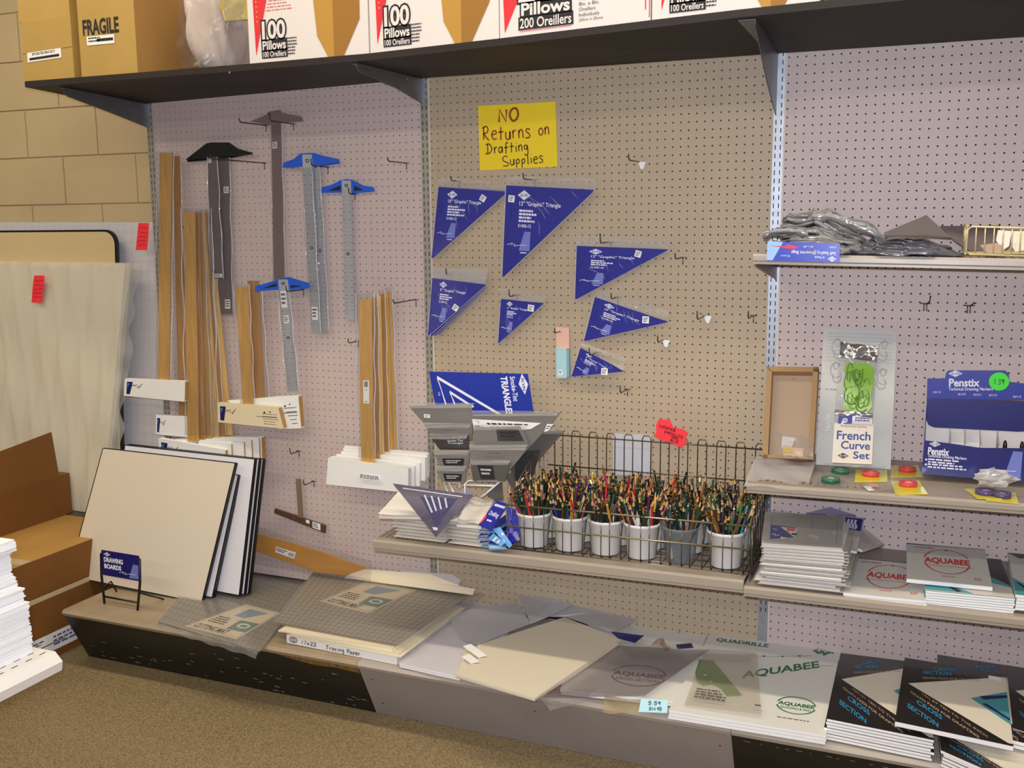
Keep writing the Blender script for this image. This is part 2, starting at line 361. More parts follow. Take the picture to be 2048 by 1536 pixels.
for k in range(3):
    x0, x1 = 48*k-(2.2 if k == 0 else 0), 48*k+48; q = B(M_deckg if k else M_deck)
    q.prism([(x0, 0, 8.1), (x0, -22.2, 8.1), (x0, -22.5, 8.6), (x0, -22.1, 9.0), (x0, 0, 9.0)], (x1-x0-.06, 0, 0)); dk = ('base_deck', q)
    q = B([M_kb, M_kg, M_kb][k]); e = -2.2 if k == 0 else 48*k+.05
    q.prism([(e, -22.3, 8.5), (e, -18.0, 0.05), (e, -17.4, 0.05), (e, -21.6, 8.1)], (x1-e-.05, 0, 0))
    fk = Frame([Vector((e, -22.3, 8.5)), Vector((x1, -22.3, 8.5)), Vector((x1, -18, .05)), Vector((e, -18, .05))])
    if k == 0:
        q.prism([(e, 0, 8.1), (e, -21.9, 8.1), (e, -17.6, .05), (e, 0, .05)], (.3, 0, 0))
        rr = random.Random(3)
        q.m(M_scuff)
        for i in range(46):
            u = rr.uniform(.03, .97); v = rr.uniform(.55, .97) if i < 32 else rr.uniform(.1, .9); w = rr.uniform(.004, .03)
            q.fpoly(fk, [(u, v), (u+w*.5, v-.01*rr.random()), (u+w, v+.012*rr.uniform(-1, 1)), (u+w*.4, v+.014)], .015)
        q.m(M_rust); q.fpoly(fk, [(.72, .02), (.8, .01), (1., .01), (.998, .16), (.93, .13), (.86, .16), (.78, .1)], .015)
    if k == 2:
        q.m(M_scuff); rr = random.Random(8)
        for i in range(22):
            u = .02+.03*i+rr.uniform(0, .02); w = rr.uniform(.003, .016); v = .13+rr.uniform(-.006, .006); q.fpoly(fk, [(u, v), (u+w, v-.002), (u+w*1.1, v+.008), (u+w*.2, v+.007)], .015)
    if k == 1:
        q.m(M_dark)
        for u, v in ((.03, .25), (.035, .75), (.5, .3), (.97, .3)): q.disc(fk.at(u, v, .02), fk.n, .12, 8)
    parts += [dk, ('kick_plate', q, ['black scuffed kick plate', 'grey kick plate', 'black kick plate under the pads'][k])]
addparts(unit, parts, ub)

# ---------------------------------------------------------------- top shelf: long dark board on three brackets
M_board = mat('dark_stained_board', (30, 20, 14), .65, var=.2, vs=4, stretch=(1, 12, 12))
M_brk = mat('bracket_steel', (112, 110, 112), .42, metal=.6, var=.1, vs=20); M_screw = mat('screw_bright', (225, 225, 225), .25, metal=.9)
st = [(-5.8, 85.25, 83.7), (3, 85.22, 83.85), (32, 85.16, 84.4), (50, 85.24, 84.75), (67, 85.71, 84.85), (94, 86.6, 84.75), (112, 86.95, 84.7), (146, 87.4, 84.6)]
q = B(M_board); vs = []; fs = []
for x, zf, zb in st: vs += [(x, -18.2, zf), (x, -18.2, zf-.8), (x, .0, zb+.0), (x, .0, zb+.8)]
for i in range(len(st)-1):
    for j in range(4): fs.append([4*i+j, 4*i+(j+1) % 4, 4*i+4+(j+1) % 4, 4*i+4+j])
fs += [[3, 2, 1, 0], [4*len(st)-4+j for j in range(4)]]; q.add(vs, fs)
def zunder(x, y):
    for a, c in zip(st, st[1:]):
        if a[0] <= x <= c[0]:
            t = (x-a[0])/(c[0]-a[0]); zf = a[1]+(c[1]-a[1])*t-.8; zb = a[2]+(c[2]-a[2])*t; return zb+(zf-zb)*(-y/18.2)
    return 84
def bracket(x, L, hw, ht, fl):
    q = B(M_brk); z0 = zunder(x, 0)-.05; z1 = zunder(x, -L)-.05
    q.prism([(x, -.1, z0), (x, -L, z1), (x, -L-.1, z1-ht*.6), (x, -L+.5, z1-ht), (x, -L*.45, z0-hw*.6), (x, -.1, z0-hw)], (.12, 0, 0))
    q.prism([(x, -.1, z0), (x, -L, z1), (x-fl, -L, z1), (x-fl*.5, -.1, z0)], (0, 0, -.1))
    q.m(M_gal); q.prism([(x-.55, -.14, z0-.1), (x+.6, -.14, z0-.1), (x+.6, -.14, z0-hw*.95), (x, -.14, z0-hw-.15), (x-.55, -.14, z0-hw*.7)], (0, .06, 0))
    w = B(M_screw)
    for y, dx in ((-L+.8, -.35*fl), (-L+.9, -.8*fl), (-L*.6, -.3*fl)): w.disc(Vector((x+dx, y, zunder(x, y)-.2)), Vector((0, 0, -1)), .14, 8)
    for y in (-L*.75, -L*.25): w.disc(Vector((x+.14, y, zunder(x, y)-.55)), Vector((1, 0, 0)), .13, 8)
    return ('bracket', q, None, [('screw', w)])
w = B(M_screw); w.disc(onY(459, 145, -18.25), Vector((0, -1, 0)), .12, 8)
thing('top_shelf', 'long dark brown board shelf on three metal brackets above the pegboard, loaded with cartons', 'shelf',
      [('board', q, None, [('screw', w)]), bracket(-.4, 16.5, 3.6, 1.2, .7), bracket(47.6, 17.3, 3.3, 1.0, .8), bracket(95.6, 17.2, 7.2, 1.0, 1.7)])
# ================================================================ materials for the goods
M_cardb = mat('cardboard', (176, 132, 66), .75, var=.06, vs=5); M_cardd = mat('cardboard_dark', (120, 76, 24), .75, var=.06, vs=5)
M_tape = mat('packing_tape', (196, 176, 140), .3); M_white = mat('paper_white', (232, 230, 224), .7, var=.02, vs=20)
M_bright = mat('copy_paper', (246, 246, 248), .75); M_cream = mat('cream_board', (226, 212, 182), .6, var=.02, vs=3)
M_black = mat('black_plastic', (18, 18, 19), .35); M_ink = mat('ink_black', (26, 24, 26), .7)
M_blue = mat('deep_blue_card', (34, 44, 128), .4, var=.06, vs=6); M_navy = mat('navy_card', (24, 28, 88), .4)
M_film = mat('clear_film', (120, 120, 124), .12, alpha=.17, bump=1., bs=34, spec=1.)
M_film2 = mat('clear_film_soft', (176, 172, 168), .2, alpha=.26, bump=.6, bs=22, spec=.8)
M_red = mat('neon_red_tag', (255, 52, 62), .6); M_redink = mat('tag_ink', (120, 20, 30), .7)
M_wood = mat('blade_wood', (198, 150, 72), .45, var=.16, vs=7, stretch=(14, 14, 1)); M_woodl = mat('blade_wood_pale', (208, 170, 104), .45, var=.12, vs=7, stretch=(14, 14, 1))
M_woodd = mat('blade_wood_brown', (178, 130, 70), .45, var=.14, vs=7, stretch=(14, 14, 1)); M_alu = mat('aluminium', (186, 188, 190), .34, metal=.35, var=.08, vs=18, stretch=(1, 1, .2))
M_steel = mat('wire_steel', (130, 124, 116), .3, metal=.85); M_hook = mat('hook_dark', (72, 62, 58), .3, metal=.7)
M_bluep = mat('blue_plastic_head', (38, 92, 206), .3); M_smoke = mat('smoke_acrylic', (140, 118, 110), .12, alpha=.68); M_smoked = mat('smoke_acrylic_dark', (118, 104, 100), .12, alpha=.78)
M_lbl = mat('sticker_white', (238, 236, 232), .5)

# ---------------------------------------------------------------- end of the room, left: boards against the block wall
def leaning(px_top, y_top, px_bot, y_bot): return Frame([onY(*px_top[0], y_top), onY(*px_top[1], y_top), onY(*px_bot[1], y_bot), onY(*px_bot[0], y_bot)])
M_sheet = mat('grid_board_white', (206, 202, 204), .35, var=.02, vs=4); M_gline = mat('grid_line', (194, 190, 193), .5)
fr = Frame([V3(-50, 7.1, 66.0), V3(-5.0, 7.1, 65.6), V3(-5.6, 5.2, 16.5), V3(-50, 5.2, 16.5)])
q = B(M_sheet); q.slab(fr, .5); q.m(M_gline)
for i in range(1, 30): q.frect(fr, 0, i/30-.0009, 1, i/30+.0009, .012)
for i in range(1, 28): q.frect(fr, i/28-.0009, 0, i/28+.0009, 1, .012)
e = B(mat('aluminium_edge', (215, 220, 224), .25, metal=.8)); e.slab(fr, .75, .988, 0, 1.003, 1, .12)
thing('gridded_board', 'tall white gridded board with metal edge leaning behind the tan board', 'board', [('panel', q), ('metal_edge', e)])
def tag(px, Y, label, n):
    fr = FY(Y, px); q = B(M_red)
    q.sheet(fr, .12, 4, n, .02); q.m(M_redink)
    for i in range(5): q.stroke(fr, [(.12+.2*j, .18+.16*i+.035*R_.uniform(-1, 1)) for j in range(5)], .07, .2)
    thing('price_tag', label, 'tag', q)
tag([(278, 446), (299, 446), (295, 500), (272, 500)], 4.7, 'neon red price tag at the top corner of the white gridded board', 3)
# tan drawing table top with a black edge, rounded corner
W_, X0, Y1 = 40, -12.9, 4.6
def rounded(x0, x1, z0, z1, r, yb, yt):
    pts = []
    for cx, cz, a0 in ((x1-r, z1-r, 0), (x0+r, z1-r, 90), (x0+r, z0+r, 180), (x1-r, z0+r, 270)):
        for i in range(7):
            a = math.radians(a0+15*i); z = cz+r*math.sin(a); pts.append(V3(cx+r*math.cos(a), yb+(yt-yb)*(z-z0)/(z1-z0), z))
    return pts
q = B(mat('tan_laminate', (208, 184, 138), .35, var=.02, vs=3)); q.prism(rounded(-52.7, -13.1, 17.2, 64.1, 2.2, 2.2, 4.8), (0, -.05, 0))
k = B(M_black); k.prism(rounded(-53, -12.8, 16.9, 64.45, 2.5, 2.3, 4.9), (0, .6, 0))
thing('drawing_table_top', 'tan laminate board with a rounded black edge standing behind the wrapped foam board', 'board', [('panel', q), ('edge_band', k)])
# foam boards in clear wrapping
fr = Frame([V3(-46, 3.0, 58.9), V3(-9.5, 3.0, 58.9), V3(-15.2, -.3, 16.3), V3(-46, -.3, 16.3)])
q = B(mat('foam_board', (212, 202, 172), .6, var=.02, vs=3)); q.slab(fr, 1.6)
w = B(mat('wrap_film', (244, 240, 228), .16, alpha=.34, bump=1., bs=12, spec=.9, stretch=(2.2, 1, .5)))
def wrap(u, v):
    s = math.sin(u*30+v*9)*.14+math.sin(u*11-v*16+1)*.2+math.sin(v*5+u*47)*.16*abs(math.sin(u*6+v*3))+.22*abs(math.sin((u-.25*v)*26))**6+.18*abs(math.sin((u+.15*v)*19+1))**8; return fr.at(u*1.035, v*.995-.003, .3+s)
w.grid(wrap, 110, 40)
for i in range(1, 9): pass
def edge(u, v): return fr.at(1.0+.035*u+.012*math.sin(v*40)+.01*math.sin(v*17+1), v*.98, .2-1.9*u+.2*math.sin(v*55))
w.grid(edge, 3, 60)
thing('foam_board', 'large cream foam board in crinkled clear wrap standing on the brown cartons', 'board', [('panel', q), ('wrap', w)])
tag([(68, 551), (91, 551), (85, 605), (63, 605)], 1.95, 'neon red price tag stuck high on the wrapped foam board', 5)

# cartons stacked along the wall
def ypair(p): return p
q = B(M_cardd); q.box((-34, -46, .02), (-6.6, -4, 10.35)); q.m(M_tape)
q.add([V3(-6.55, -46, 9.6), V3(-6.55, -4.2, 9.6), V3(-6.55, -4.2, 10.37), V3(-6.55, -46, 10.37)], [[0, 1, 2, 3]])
l = B(M_lbl); fl_ = Frame([V3(-6.5, -27, 4.1), V3(-6.5, -12.4, 4.1), V3(-6.5, -12.4, 1.3), V3(-6.5, -27, 1.3)])
l.slab(fl_, .03); l.m(mat('label_print', (96, 92, 128), .7)); l.greek(fl_, .45, .2, .95, .85, 3, 4, .02); l.m(M_ink); l.frect(fl_, .05, .55, .6, .6, .02); l.greek(fl_, .05, .2, .4, .45, 2, 5, .02)
thing('carton', 'long brown carton on the floor at the bottom of the stack, taped and labelled', 'carton', [('box', q), ('label', l)])
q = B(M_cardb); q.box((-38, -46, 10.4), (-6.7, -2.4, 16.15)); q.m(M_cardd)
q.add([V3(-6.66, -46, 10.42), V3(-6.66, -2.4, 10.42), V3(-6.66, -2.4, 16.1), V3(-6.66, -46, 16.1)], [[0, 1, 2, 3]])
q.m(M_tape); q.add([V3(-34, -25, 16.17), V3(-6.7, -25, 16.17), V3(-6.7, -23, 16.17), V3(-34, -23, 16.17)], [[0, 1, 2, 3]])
thing('carton', 'brown carton in the middle of the stack, carrying the wrapped foam board', 'carton', q)
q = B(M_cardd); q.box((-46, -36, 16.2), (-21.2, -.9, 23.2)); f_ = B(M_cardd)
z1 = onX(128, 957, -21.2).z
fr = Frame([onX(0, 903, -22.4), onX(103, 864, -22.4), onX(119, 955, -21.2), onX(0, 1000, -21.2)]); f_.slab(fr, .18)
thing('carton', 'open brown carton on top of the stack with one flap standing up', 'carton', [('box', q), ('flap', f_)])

# ---------------------------------------------------------------- low shelf with the tall stack of copy paper, left edge
M_pshelf = mat('white_metal_shelf', (232, 228, 222), .4)
zS = 22.0; xe, ye = 33.3, -56.4
q = B(M_pshelf); q.box((14, -84, zS-.25), (xe, ye, zS)); lip = B(M_pshelf)
lip.prism([(xe, -84, zS), (xe+.9, -84, zS-.9), (xe+.7, -84, zS-1.9), (xe-.3, -84, zS-1.9), (xe-.3, -84, zS-.2)], (0, ye+84, 0))
s_ = B(M_dark)
for i in range(13):
    for j in range(3): y = ye-.9-1.7*i-.5*(j % 2); x = xe-.8-1.05*j; s_.box((x-.07, y-.38, zS), (x+.07, y+.38, zS+.012))
st_ = B(M_pshelf); st_.box((14, -84, 0), (15.5, ye-.4, zS+40))
thing('side_shelf', 'white perforated metal shelf at the left edge of the picture carrying the paper stack', 'shelf', [('deck', q), ('front_lip', lip), ('slot', s_, None, None, 'stuff'), ('back_panel', st_)])
z = zS+.02; NAMES = ['bottom', 'second', 'third', 'fourth', 'fifth', 'sixth', 'seventh', 'eighth', 'ninth']
HT = [1.2, 1.5, 1.4, 1.3, 1.4, 1.2, 1.3, 1.3, 1.2]; DX = [31.35, 31.5, 31.3, 31.45, 30.95, 30.1, 29.6, 29.7, 30.5]
for i, (h, x1) in enumerate(zip(HT, DX)):
    q = B(M_bright); n = 9; rr = random.Random(i)
    for j in range(n):
        dx = rr.uniform(-.12, .12); dy = rr.uniform(-.12, .12)
        q.box((x1-8.5+dx, ye-1.1-11+dy, z+h*j/n), (x1+dx, ye-1.1+dy+(.0 if i < 5 else -.1), z+h*(j+.86)/n))
    thing('paper_ream', f'ragged white paper ream, {NAMES[i] if i else "lowest"}{" from the bottom" if i else ""} of the tall stack', 'paper', q, 'reams of white paper in the tall stack')
    z += h+.01

# ---------------------------------------------------------------- hooks in the pegboard
def wire_hook(base, tip, label, tagged=False, drop=True, name='peg_hook'):
    b0 = onY(*base, -.05); lo, hi = .2, 14
    def px(P): d = P-CAM; w = d.dot(CY); return 1024+FPX*d.dot(CX)/w
    for _ in range(40):
        m = (lo+hi)/2
        if px(V3(b0.x, -m, b0.z)) > tip[0]: lo = m
        else: hi = m
    t = onY(*tip, -lo); L = lo; q = B(M_hook); bend = V3(b0.x, -L+.4, b0.z-.02)
    q.tube([b0+V3(0, .3, 0), b0, b0+(bend-b0)*.5, bend, V3(b0.x, -L+.1, b0.z+.18), V3(b0.x, -L, max(t.z, b0.z+.5))], .075, 6)
    c = B(M_steel); c.tube([b0+V3(-.45, -.02, 0), b0+V3(.45, -.02, 0)], .07, 6)
    if drop: c.tube([b0+V3(0, -.03, 0), b0+V3(0, -.03, -.9)], .075, 6)
    ps = [('wire', q), ('clip', c)]
    if tagged:
        g = B(M_lbl); g.fprism(Frame([b0+V3(-.25, -.35, .1), b0+V3(.8, -.35, -.05), b0+V3(.6, -.4, -.95), b0+V3(0, -.4, -.9)]), [(0, 0), (1, 0), (.8, 1), (.2, 1)], 0, .03); ps.append(('price_flag', g))
    thing(name, label, 'hook', ps)
hk = [((813, 326), (775, 320), 'empty wire hook at the top right of the pink left panel', False), ((532, 251), (478, 238), 'long wire hook under the left wing of the clear T-square', False),
      ((587, 248), (539, 225), 'long wire hook under the right wing of the clear T-square', False), ((529, 326), (421, 306), 'long wire hook holding the black headed T-squares', False),
      ((656, 334), (622, 317), 'wire hook through the head of the large blue T-square', False), ((710, 388), (697, 375), 'short wire hook holding the right-hand blue T-square', False),
      ((607, 579), (572, 571), 'wire hook holding the lowest blue T-square', False), ((832, 599), (786, 603), 'wire hook holding the right-hand bundle of wooden T-squares', False),
      ((716, 682), (696, 677), 'stub of a wire hook left of the right-hand bundle of wooden T-squares', False), ((598, 902), (580, 896), 'empty wire hook in the lower part of the pink left panel', False),
      ((628, 962), (607, 959), 'wire hook from which the small brown T-square hangs', False), ((380, 457), (365, 452), 'wire hook at the top of the tall bundle of wooden T-squares', False),
      ((1281, 324), (1257, 308), 'empty wire hook to the right of the yellow sign', True), ((919, 362), (901, 352), 'wire hook holding the upper left blue triangle pack', False),
      ((1071, 360), (1046, 346), 'wire hook holding the large blue triangle pack in the middle', False), ((905, 548), (892, 537), 'wire hook holding the fanned blue triangle packs', False),
      ((1034, 590), (1018, 579), 'wire hook holding the small blue triangle pack', False), ((1221, 484), (1200, 467), 'wire hook holding the long blue triangle pack on the right', False),
      ((1236, 594), (1222, 586), 'wire hook holding the tilted blue triangle pack on the right', False), ((1196, 704), (1178, 696), 'wire hook holding the smallest blue triangle pack', False),
      ((1123, 662), (1109, 656), 'wire hook holding the pink and pale blue strip pack', False), ((1366, 515), (1350, 506), 'empty wire hook beside the tip of the long blue triangle pack', False),
      ((1412, 631), (1394, 622), 'empty wire hook with a white flag, to the right of the tilted triangle pack', True), ((1507, 631), (1496, 622), 'short empty hook near the right edge of the tan panel', False),
      ((1329, 679), (1315, 671), 'empty wire hook with a white flag below the tilted triangle pack', True), ((1255, 778), (1240, 771), 'empty wire hook below the smallest triangle pack', False),
      ((1851, 607), (1857, 590), 'empty bent hook on the pink right panel', True), ((1938, 611), (1949, 606), 'short empty hook at the far right of the pink right panel', False)]
for b_, t_, l_, g_ in hk:
    if t_[0] > b_[0]:
        b0 = onY(*b_, -.05); q = B(M_hook); q.tube([b0, b0+V3(.1, -.8, 0), b0+V3(.45, -1.0, .35), b0+V3(.5, -1.0, 1.0 if g_ else .5)], .075, 6); c = B(M_steel)
        c.tube([b0+V3(-.6, -.02, 0), b0+V3(.6, -.02, 0)], .08, 6); c.tube([b0+V3(-.15, -.03, 0), b0+V3(-.15, -.03, -.9)], .07, 6); c.tube([b0+V3(.15, -.03, 0), b0+V3(.15, -.03, -.9)], .07, 6)
        thing('peg_hook', l_, 'hook', [('wire', q), ('clip', c)])
    else: wire_hook(b_, t_, l_, g_)

# ---------------------------------------------------------------- T-squares
M_glint = mat('film_glint', (236, 234, 236), .09, alpha=.42, bump=1., bs=60, spec=1., stretch=(1, 1, .35))  # pale glossy film for added tubes that stand in for flash glints
def sleeve_mesh(Y, sl):
    w = B(M_film); fr = FY(Y, sl); sd = int(sl[0][0]); w.sheet(fr, .25, 14, sd, .12, fx=3, fy=11); w.m(M_glint); r = random.Random(sd)
    for u in (.02, .98): p = r.uniform(0, 6); w.tube([fr.at(u+.02*math.sin(v*1.3+p), v/16, .14+.1*math.sin(v*.9+p)) for v in range(17)], .085, 6)  # pale tube added down each sleeve side as a streak of flash glint
    return w
def pxprism(q, Y, px, t): q.prism([onY(x, y, Y) for x, y in px], (0, -t, 0)); return q
def tsq(label, Y, head, hm, blade, bm, ht=.35, bt=.1, sleeve=None, stickers=(), ticks=False, holes=(), group=None, prong=None):
    h = B(hm); pxprism(h, Y, head, ht); bl = B(bm); fb = FY(Y-ht-.02 if ticks else Y-ht*.5, blade); bl.slab(fb, bt, h=bt)
    ps = [('head', h), ('blade', bl)]
    if ticks:
        bl.m(M_ink)
        for i in range(1, 34):
            v = .06+.92*i/34
            bl.frect(fb, 0.02, v, .14 if i % 2 else .3, v+.0022, bt+.015); bl.frect(fb, .86 if i % 2 else .7, v, .98, v+.0022, bt+.015)
        for v in (.035, .52): bl.oval(fb, .5, v, .16, .008, .12, bt+.015, k=10)
        if holes:
            h.m(M_ink)
            for hx in holes: h.poly([onY(x, y, Y-ht-.02) for x, y in hx])
    if stickers:
        s = B(M_lbl)
        for (u0, v0, u1, v1) in stickers:
            s.frect(fb, u0, v0, u1, v1, bt+.03); s.m(M_ink); s.greek(fb.sub(u0, v0, u1, v1), .12, .15, .9, .9, 3, int(u0*99), bt+.05); s.m(M_lbl)
        ps[1] = ('blade', bl, None, [('sticker', s)])
    if sleeve: ps.append(('sleeve', sleeve_mesh(Y-ht-.1, sleeve)))
    thing('t_square', label, 't-square', ps, group)
tsq('clear acrylic T-square in a glossy sleeve, highest on the left panel', -.5, [(502, 243), (535, 229), (538, 224), (560, 220), (565, 226), (603, 233), (607, 243), (567, 246), (538, 251)], M_smoke,
    [(543, 248), (562, 246), (569, 560), (548, 560)], M_smoke, .2, .08, [(540, 250), (565, 246), (573, 562), (545, 562)], [(.1, .115, .6, .155)])
tsq('grey acrylic T-square with black head, hanging behind the other black headed one', -.6, [(376, 322), (417, 290), (461, 287), (480, 300), (506, 308), (455, 318), (378, 324)], M_black,
    [(434, 312), (458, 312), (465, 628), (438, 628)], M_smoked, .3, .1, [(433, 315), (461, 315), (468, 632), (437, 632)], [(.55, .19, .95, .23), (.5, .905, .88, .965)])
tsq('grey acrylic T-square with black head, hanging in front of its twin', -1.2, [(374, 319), (415, 287), (425, 285), (459, 285), (478, 298), (505, 305), (506, 309), (453, 313), (375, 320)], M_black,
    [(416, 311), (434, 311), (447, 556), (422, 556)], M_smoked, .3, .1, [(415, 314), (436, 314), (449, 558), (421, 558)], [(.05, .03, .4, .06), (.1, .965, .95, .995)])
tsq('aluminium T-square with blue head, set back and to the right of the large front one', -.6, [(570, 333), (571, 328), (605, 311), (630, 309), (678, 322), (680, 327), (641, 333)], M_bluep,
    [(624, 320), (639, 320), (657, 664), (641, 664)], M_alu, .3, .09, [(624, 335), (641, 335), (660, 667), (643, 667)], (), True)
tsq('aluminium T-square with blue head, large, in front of its twin', -1.1, [(567, 335), (569, 326), (590, 318), (603, 307), (628, 306), (650, 312), (677, 318), (680, 324), (639, 331), (620, 330), (585, 336)], M_bluep,
    [(605, 309), (624, 309), (641, 664), (624, 664)], M_alu, .3, .09, [(604, 335), (625, 335), (643, 667), (622, 667)], [(.15, .855, .85, .93)], True)
tsq('aluminium T-square with blue head, on the right of the group', -.6, [(640, 386), (645, 375), (664, 370), (683, 361), (694, 358), (707, 360), (727, 371), (747, 374), (750, 383), (705, 387), (683, 385)], M_bluep,
    [(684, 361), (702, 361), (710, 640), (691, 640)], M_alu, .3, .09, None, (), True, [[(656, 381), (681, 371), (681, 381)], [(708, 371), (727, 380), (708, 382)]])
tsq('aluminium T-square with blue head, lowest of the group, tilted', -2.4, [(512, 583), (513, 572), (532, 567), (554, 560), (578, 554), (595, 559), (619, 566), (620, 576), (577, 580), (554, 579)], M_bluep,
    [(557, 559), (576, 559), (597, 779), (576, 783)], M_alu, .3, .09, [(556, 580), (580, 580), (600, 783), (574, 786)], [(.12, .1, .72, .25), (.25, .32, .75, .39)], True, [[(522, 578), (553, 566), (553, 573)], [(581, 570), (605, 572), (582, 576)]])

def pen_flourish(q, fr, u0, v0, u1, v1, w):
    P = [(0, .55), (.25, .3), (.2, .6), (.5, .25), (.42, .75), (.7, .45), (.62, .9), (1, .1)]
    q.stroke(fr, [(u0+(u1-u0)*a, v0+(v1-v0)*b) for a, b in P], w, .03)
def wood_t(label, Y, blade, head, bm, hm=None, depth=.9, mark=True, sticker=None, lines=False, sleeve=None, group='wooden T-squares hanging head down', open_end=True):
    bl = B(bm); fb = FY(Y, blade); bl.slab(fb, .18)
    h = B(hm or M_white); fh = FY(Y-.35, head); h.slab(fh, depth, h=.25)
    if open_end: h.m(M_cardb); h.poly([fh.at(1.005, .04, .2), fh.at(1.005, .96, .2), fh.at(1.005, .96, .25-depth), fh.at(1.005, .04, .25-depth)])
    if mark:
        h.m(M_navy); h.fpoly(fh, [(.04, .16), (.14, .16), (.10, .88), (.04, .88)], .27)
        h.m(mat('mark_teal', (70, 120, 170), .5)); h.fpoly(fh, [(.05, .25), (.09, .25), (.06, .5)], .29); h.m(M_ink); pen_flourish(h, fh.off(.25), .13, .2, .3, .55, .09)
    if lines: h.m(M_ink); h.greek(fh, .72, .35, .97, .95, 5, 3, .27, .18); h.frect(fh, .62, .5, .95, .52, .27); h.disc(fh.at(.76, .3, .28), fh.n, .16, 8); h.disc(fh.at(.85, .25, .28), fh.n, .12, 8)
    ps = [('blade', bl), ('head_sleeve', h)]
    if sticker:
        s = B(M_lbl); s.frect(fb, *sticker, .03); s.m(M_ink); g = fb.sub(*sticker); s.m(M_ink)
        for i in range(6): s.frect(g, .2, .05+.04*i, .8, .07+.04*i+.01*(i % 2), .05)
        s.frect(g, .3, .4, .7, .42, .05); s.frect(g, .35, .9, .65, .93, .05); ps[0] = ('blade', bl, None, [('sticker', s)])
    if sleeve: ps.append(('sleeve', sleeve_mesh(Y-.05, sleeve)))
    thing('wooden_t_square', label, 't-square', ps, group)
wood_t('brown wooden T-square behind the left pair, its white head sleeve lower down', -2.2, [(345, 312), (359, 312), (376, 845), (358, 845)], [(314, 829), (378, 832), (378, 874), (314, 868)], M_woodd, sleeve=[(343, 306), (362, 306), (380, 830), (350, 830)])
wood_t('wooden T-square furthest left, hung head down beside the pegboard edge', -3.2, [(319, 306), (344, 306), (338, 765), (316, 765)], [(252, 757), (372, 762), (371, 803), (250, 791)], M_wood, sticker=None, sleeve=[(314, 303), (350, 303), (344, 757), (311, 757)])
ORD = ['rearmost', 'second from the back', 'third from the back', 'fourth from the back', 'second from the front', 'frontmost']
for i in range(5):      # the tall fan of six, back to front
    k = 5-i; t = 390+5.3*(k-1); bo = 396+13.5*(k-1)
    hr = [(452, 899), (464, 886), (489, 882), (504, 878), (519, 874), (524, 873)][k]; dx = hr[0]-452
    wood_t(f'wooden T-square of the tall left fan, {ORD[i]}', -1.2-.3*i, [(t, 424), (t+9, 424), (bo+15, 885-3*k), (bo, 886-3*k)], [(330+dx*.6, 880-1.2*k), hr, (hr[0]+2, hr[1]+48), (330+dx*.6, 926)],
           [M_woodl, M_woodd, M_woodl, M_wood, M_woodd][i], mark=False, sleeve=[(t-2, 420), (t+12, 420), (bo+17, 870), (bo-2, 870)] if i % 2 else None, lines=False)
wood_t('wooden T-square of the tall left fan, frontmost, with a printed head sleeve', -3.0, [(367, 424), (390, 424), (397, 890), (375, 888)], [(319, 876), (452, 899), (454, 940), (321, 918)], M_wood, sleeve=[(362, 417), (425, 417), (440, 870), (372, 870)])
wood_t('wooden T-square of the short pair, the rear one', -2.4, [(496, 562), (516, 562), (530, 812), (508, 812)], [(456, 801), (598, 790), (604, 856), (560, 858)], M_woodd, lines=True, mark=False, sleeve=[(494, 560), (524, 560), (540, 795), (506, 795)])
wood_t('wooden T-square of the short pair, the front one', -3.4, [(471, 574), (496, 574), (506, 820), (486, 820)], [(437, 805), (558, 814), (569, 857), (438, 844)], M_wood, mat('sleeve_cream', (222, 206, 170), .6), lines=True, sleeve=[(468, 568), (500, 568), (511, 806), (483, 806)])
for i in range(5):      # right bundle, back to front
    k = 5-i; t = 744+7.2*(k-1); bo = 750+9*(k-1)
    hl = [(658, 915), (664, 912), (674, 908), (684, 902), (688, 896), (690, 891)][k]; hr = [(818, 937), (830, 932), (841, 926), (852, 915), (856, 909), (858, 906)][k]
    wood_t(f'wooden T-square of the right-hand bundle, {ORD[i]}', -1.6-.55*i, [(t, 598-3*k), (t+10, 597-3*k), (bo+9, 926-4*k), (bo, 928-4*k)], [hl, hr, (hr[0], hr[1]+46), (hl[0], hl[1]+52)],
           [M_woodl, M_wood, M_woodd, M_woodl, M_woodd][i], mark=False, depth=.5, open_end=False, sleeve=[(t-1, 590-3*k), (t+13, 588-3*k), (bo+12, 905), (bo-2, 905)] if i in (0, 2, 4) else None)
wood_t('wooden T-square of the right-hand bundle, frontmost, with a barcode sticker', -4.9, [(718, 599), (743, 599), (748, 932), (722, 930)], [(658, 915), (818, 937), (818, 985), (654, 968)], M_wood, mark=False, lines=False, open_end=False,
       sticker=(.25, .48, .72, .62), sleeve=[(712, 588), (750, 583), (752, 915), (719, 915)])
# price strip on the front sleeve of the bundle
q = B(M_lbl); fr = FY(-5.75, [(718, 947), (762, 953), (762, 962), (718, 957)]); q.frect(fr, 0, 0, 1, 1, .03); q.m(M_ink); q.greek(fr, .05, .1, .95, .95, 3, 8, .05)
thing('price_strip', 'small white printed strip on the front head sleeve of the right-hand bundle', 'label', q)
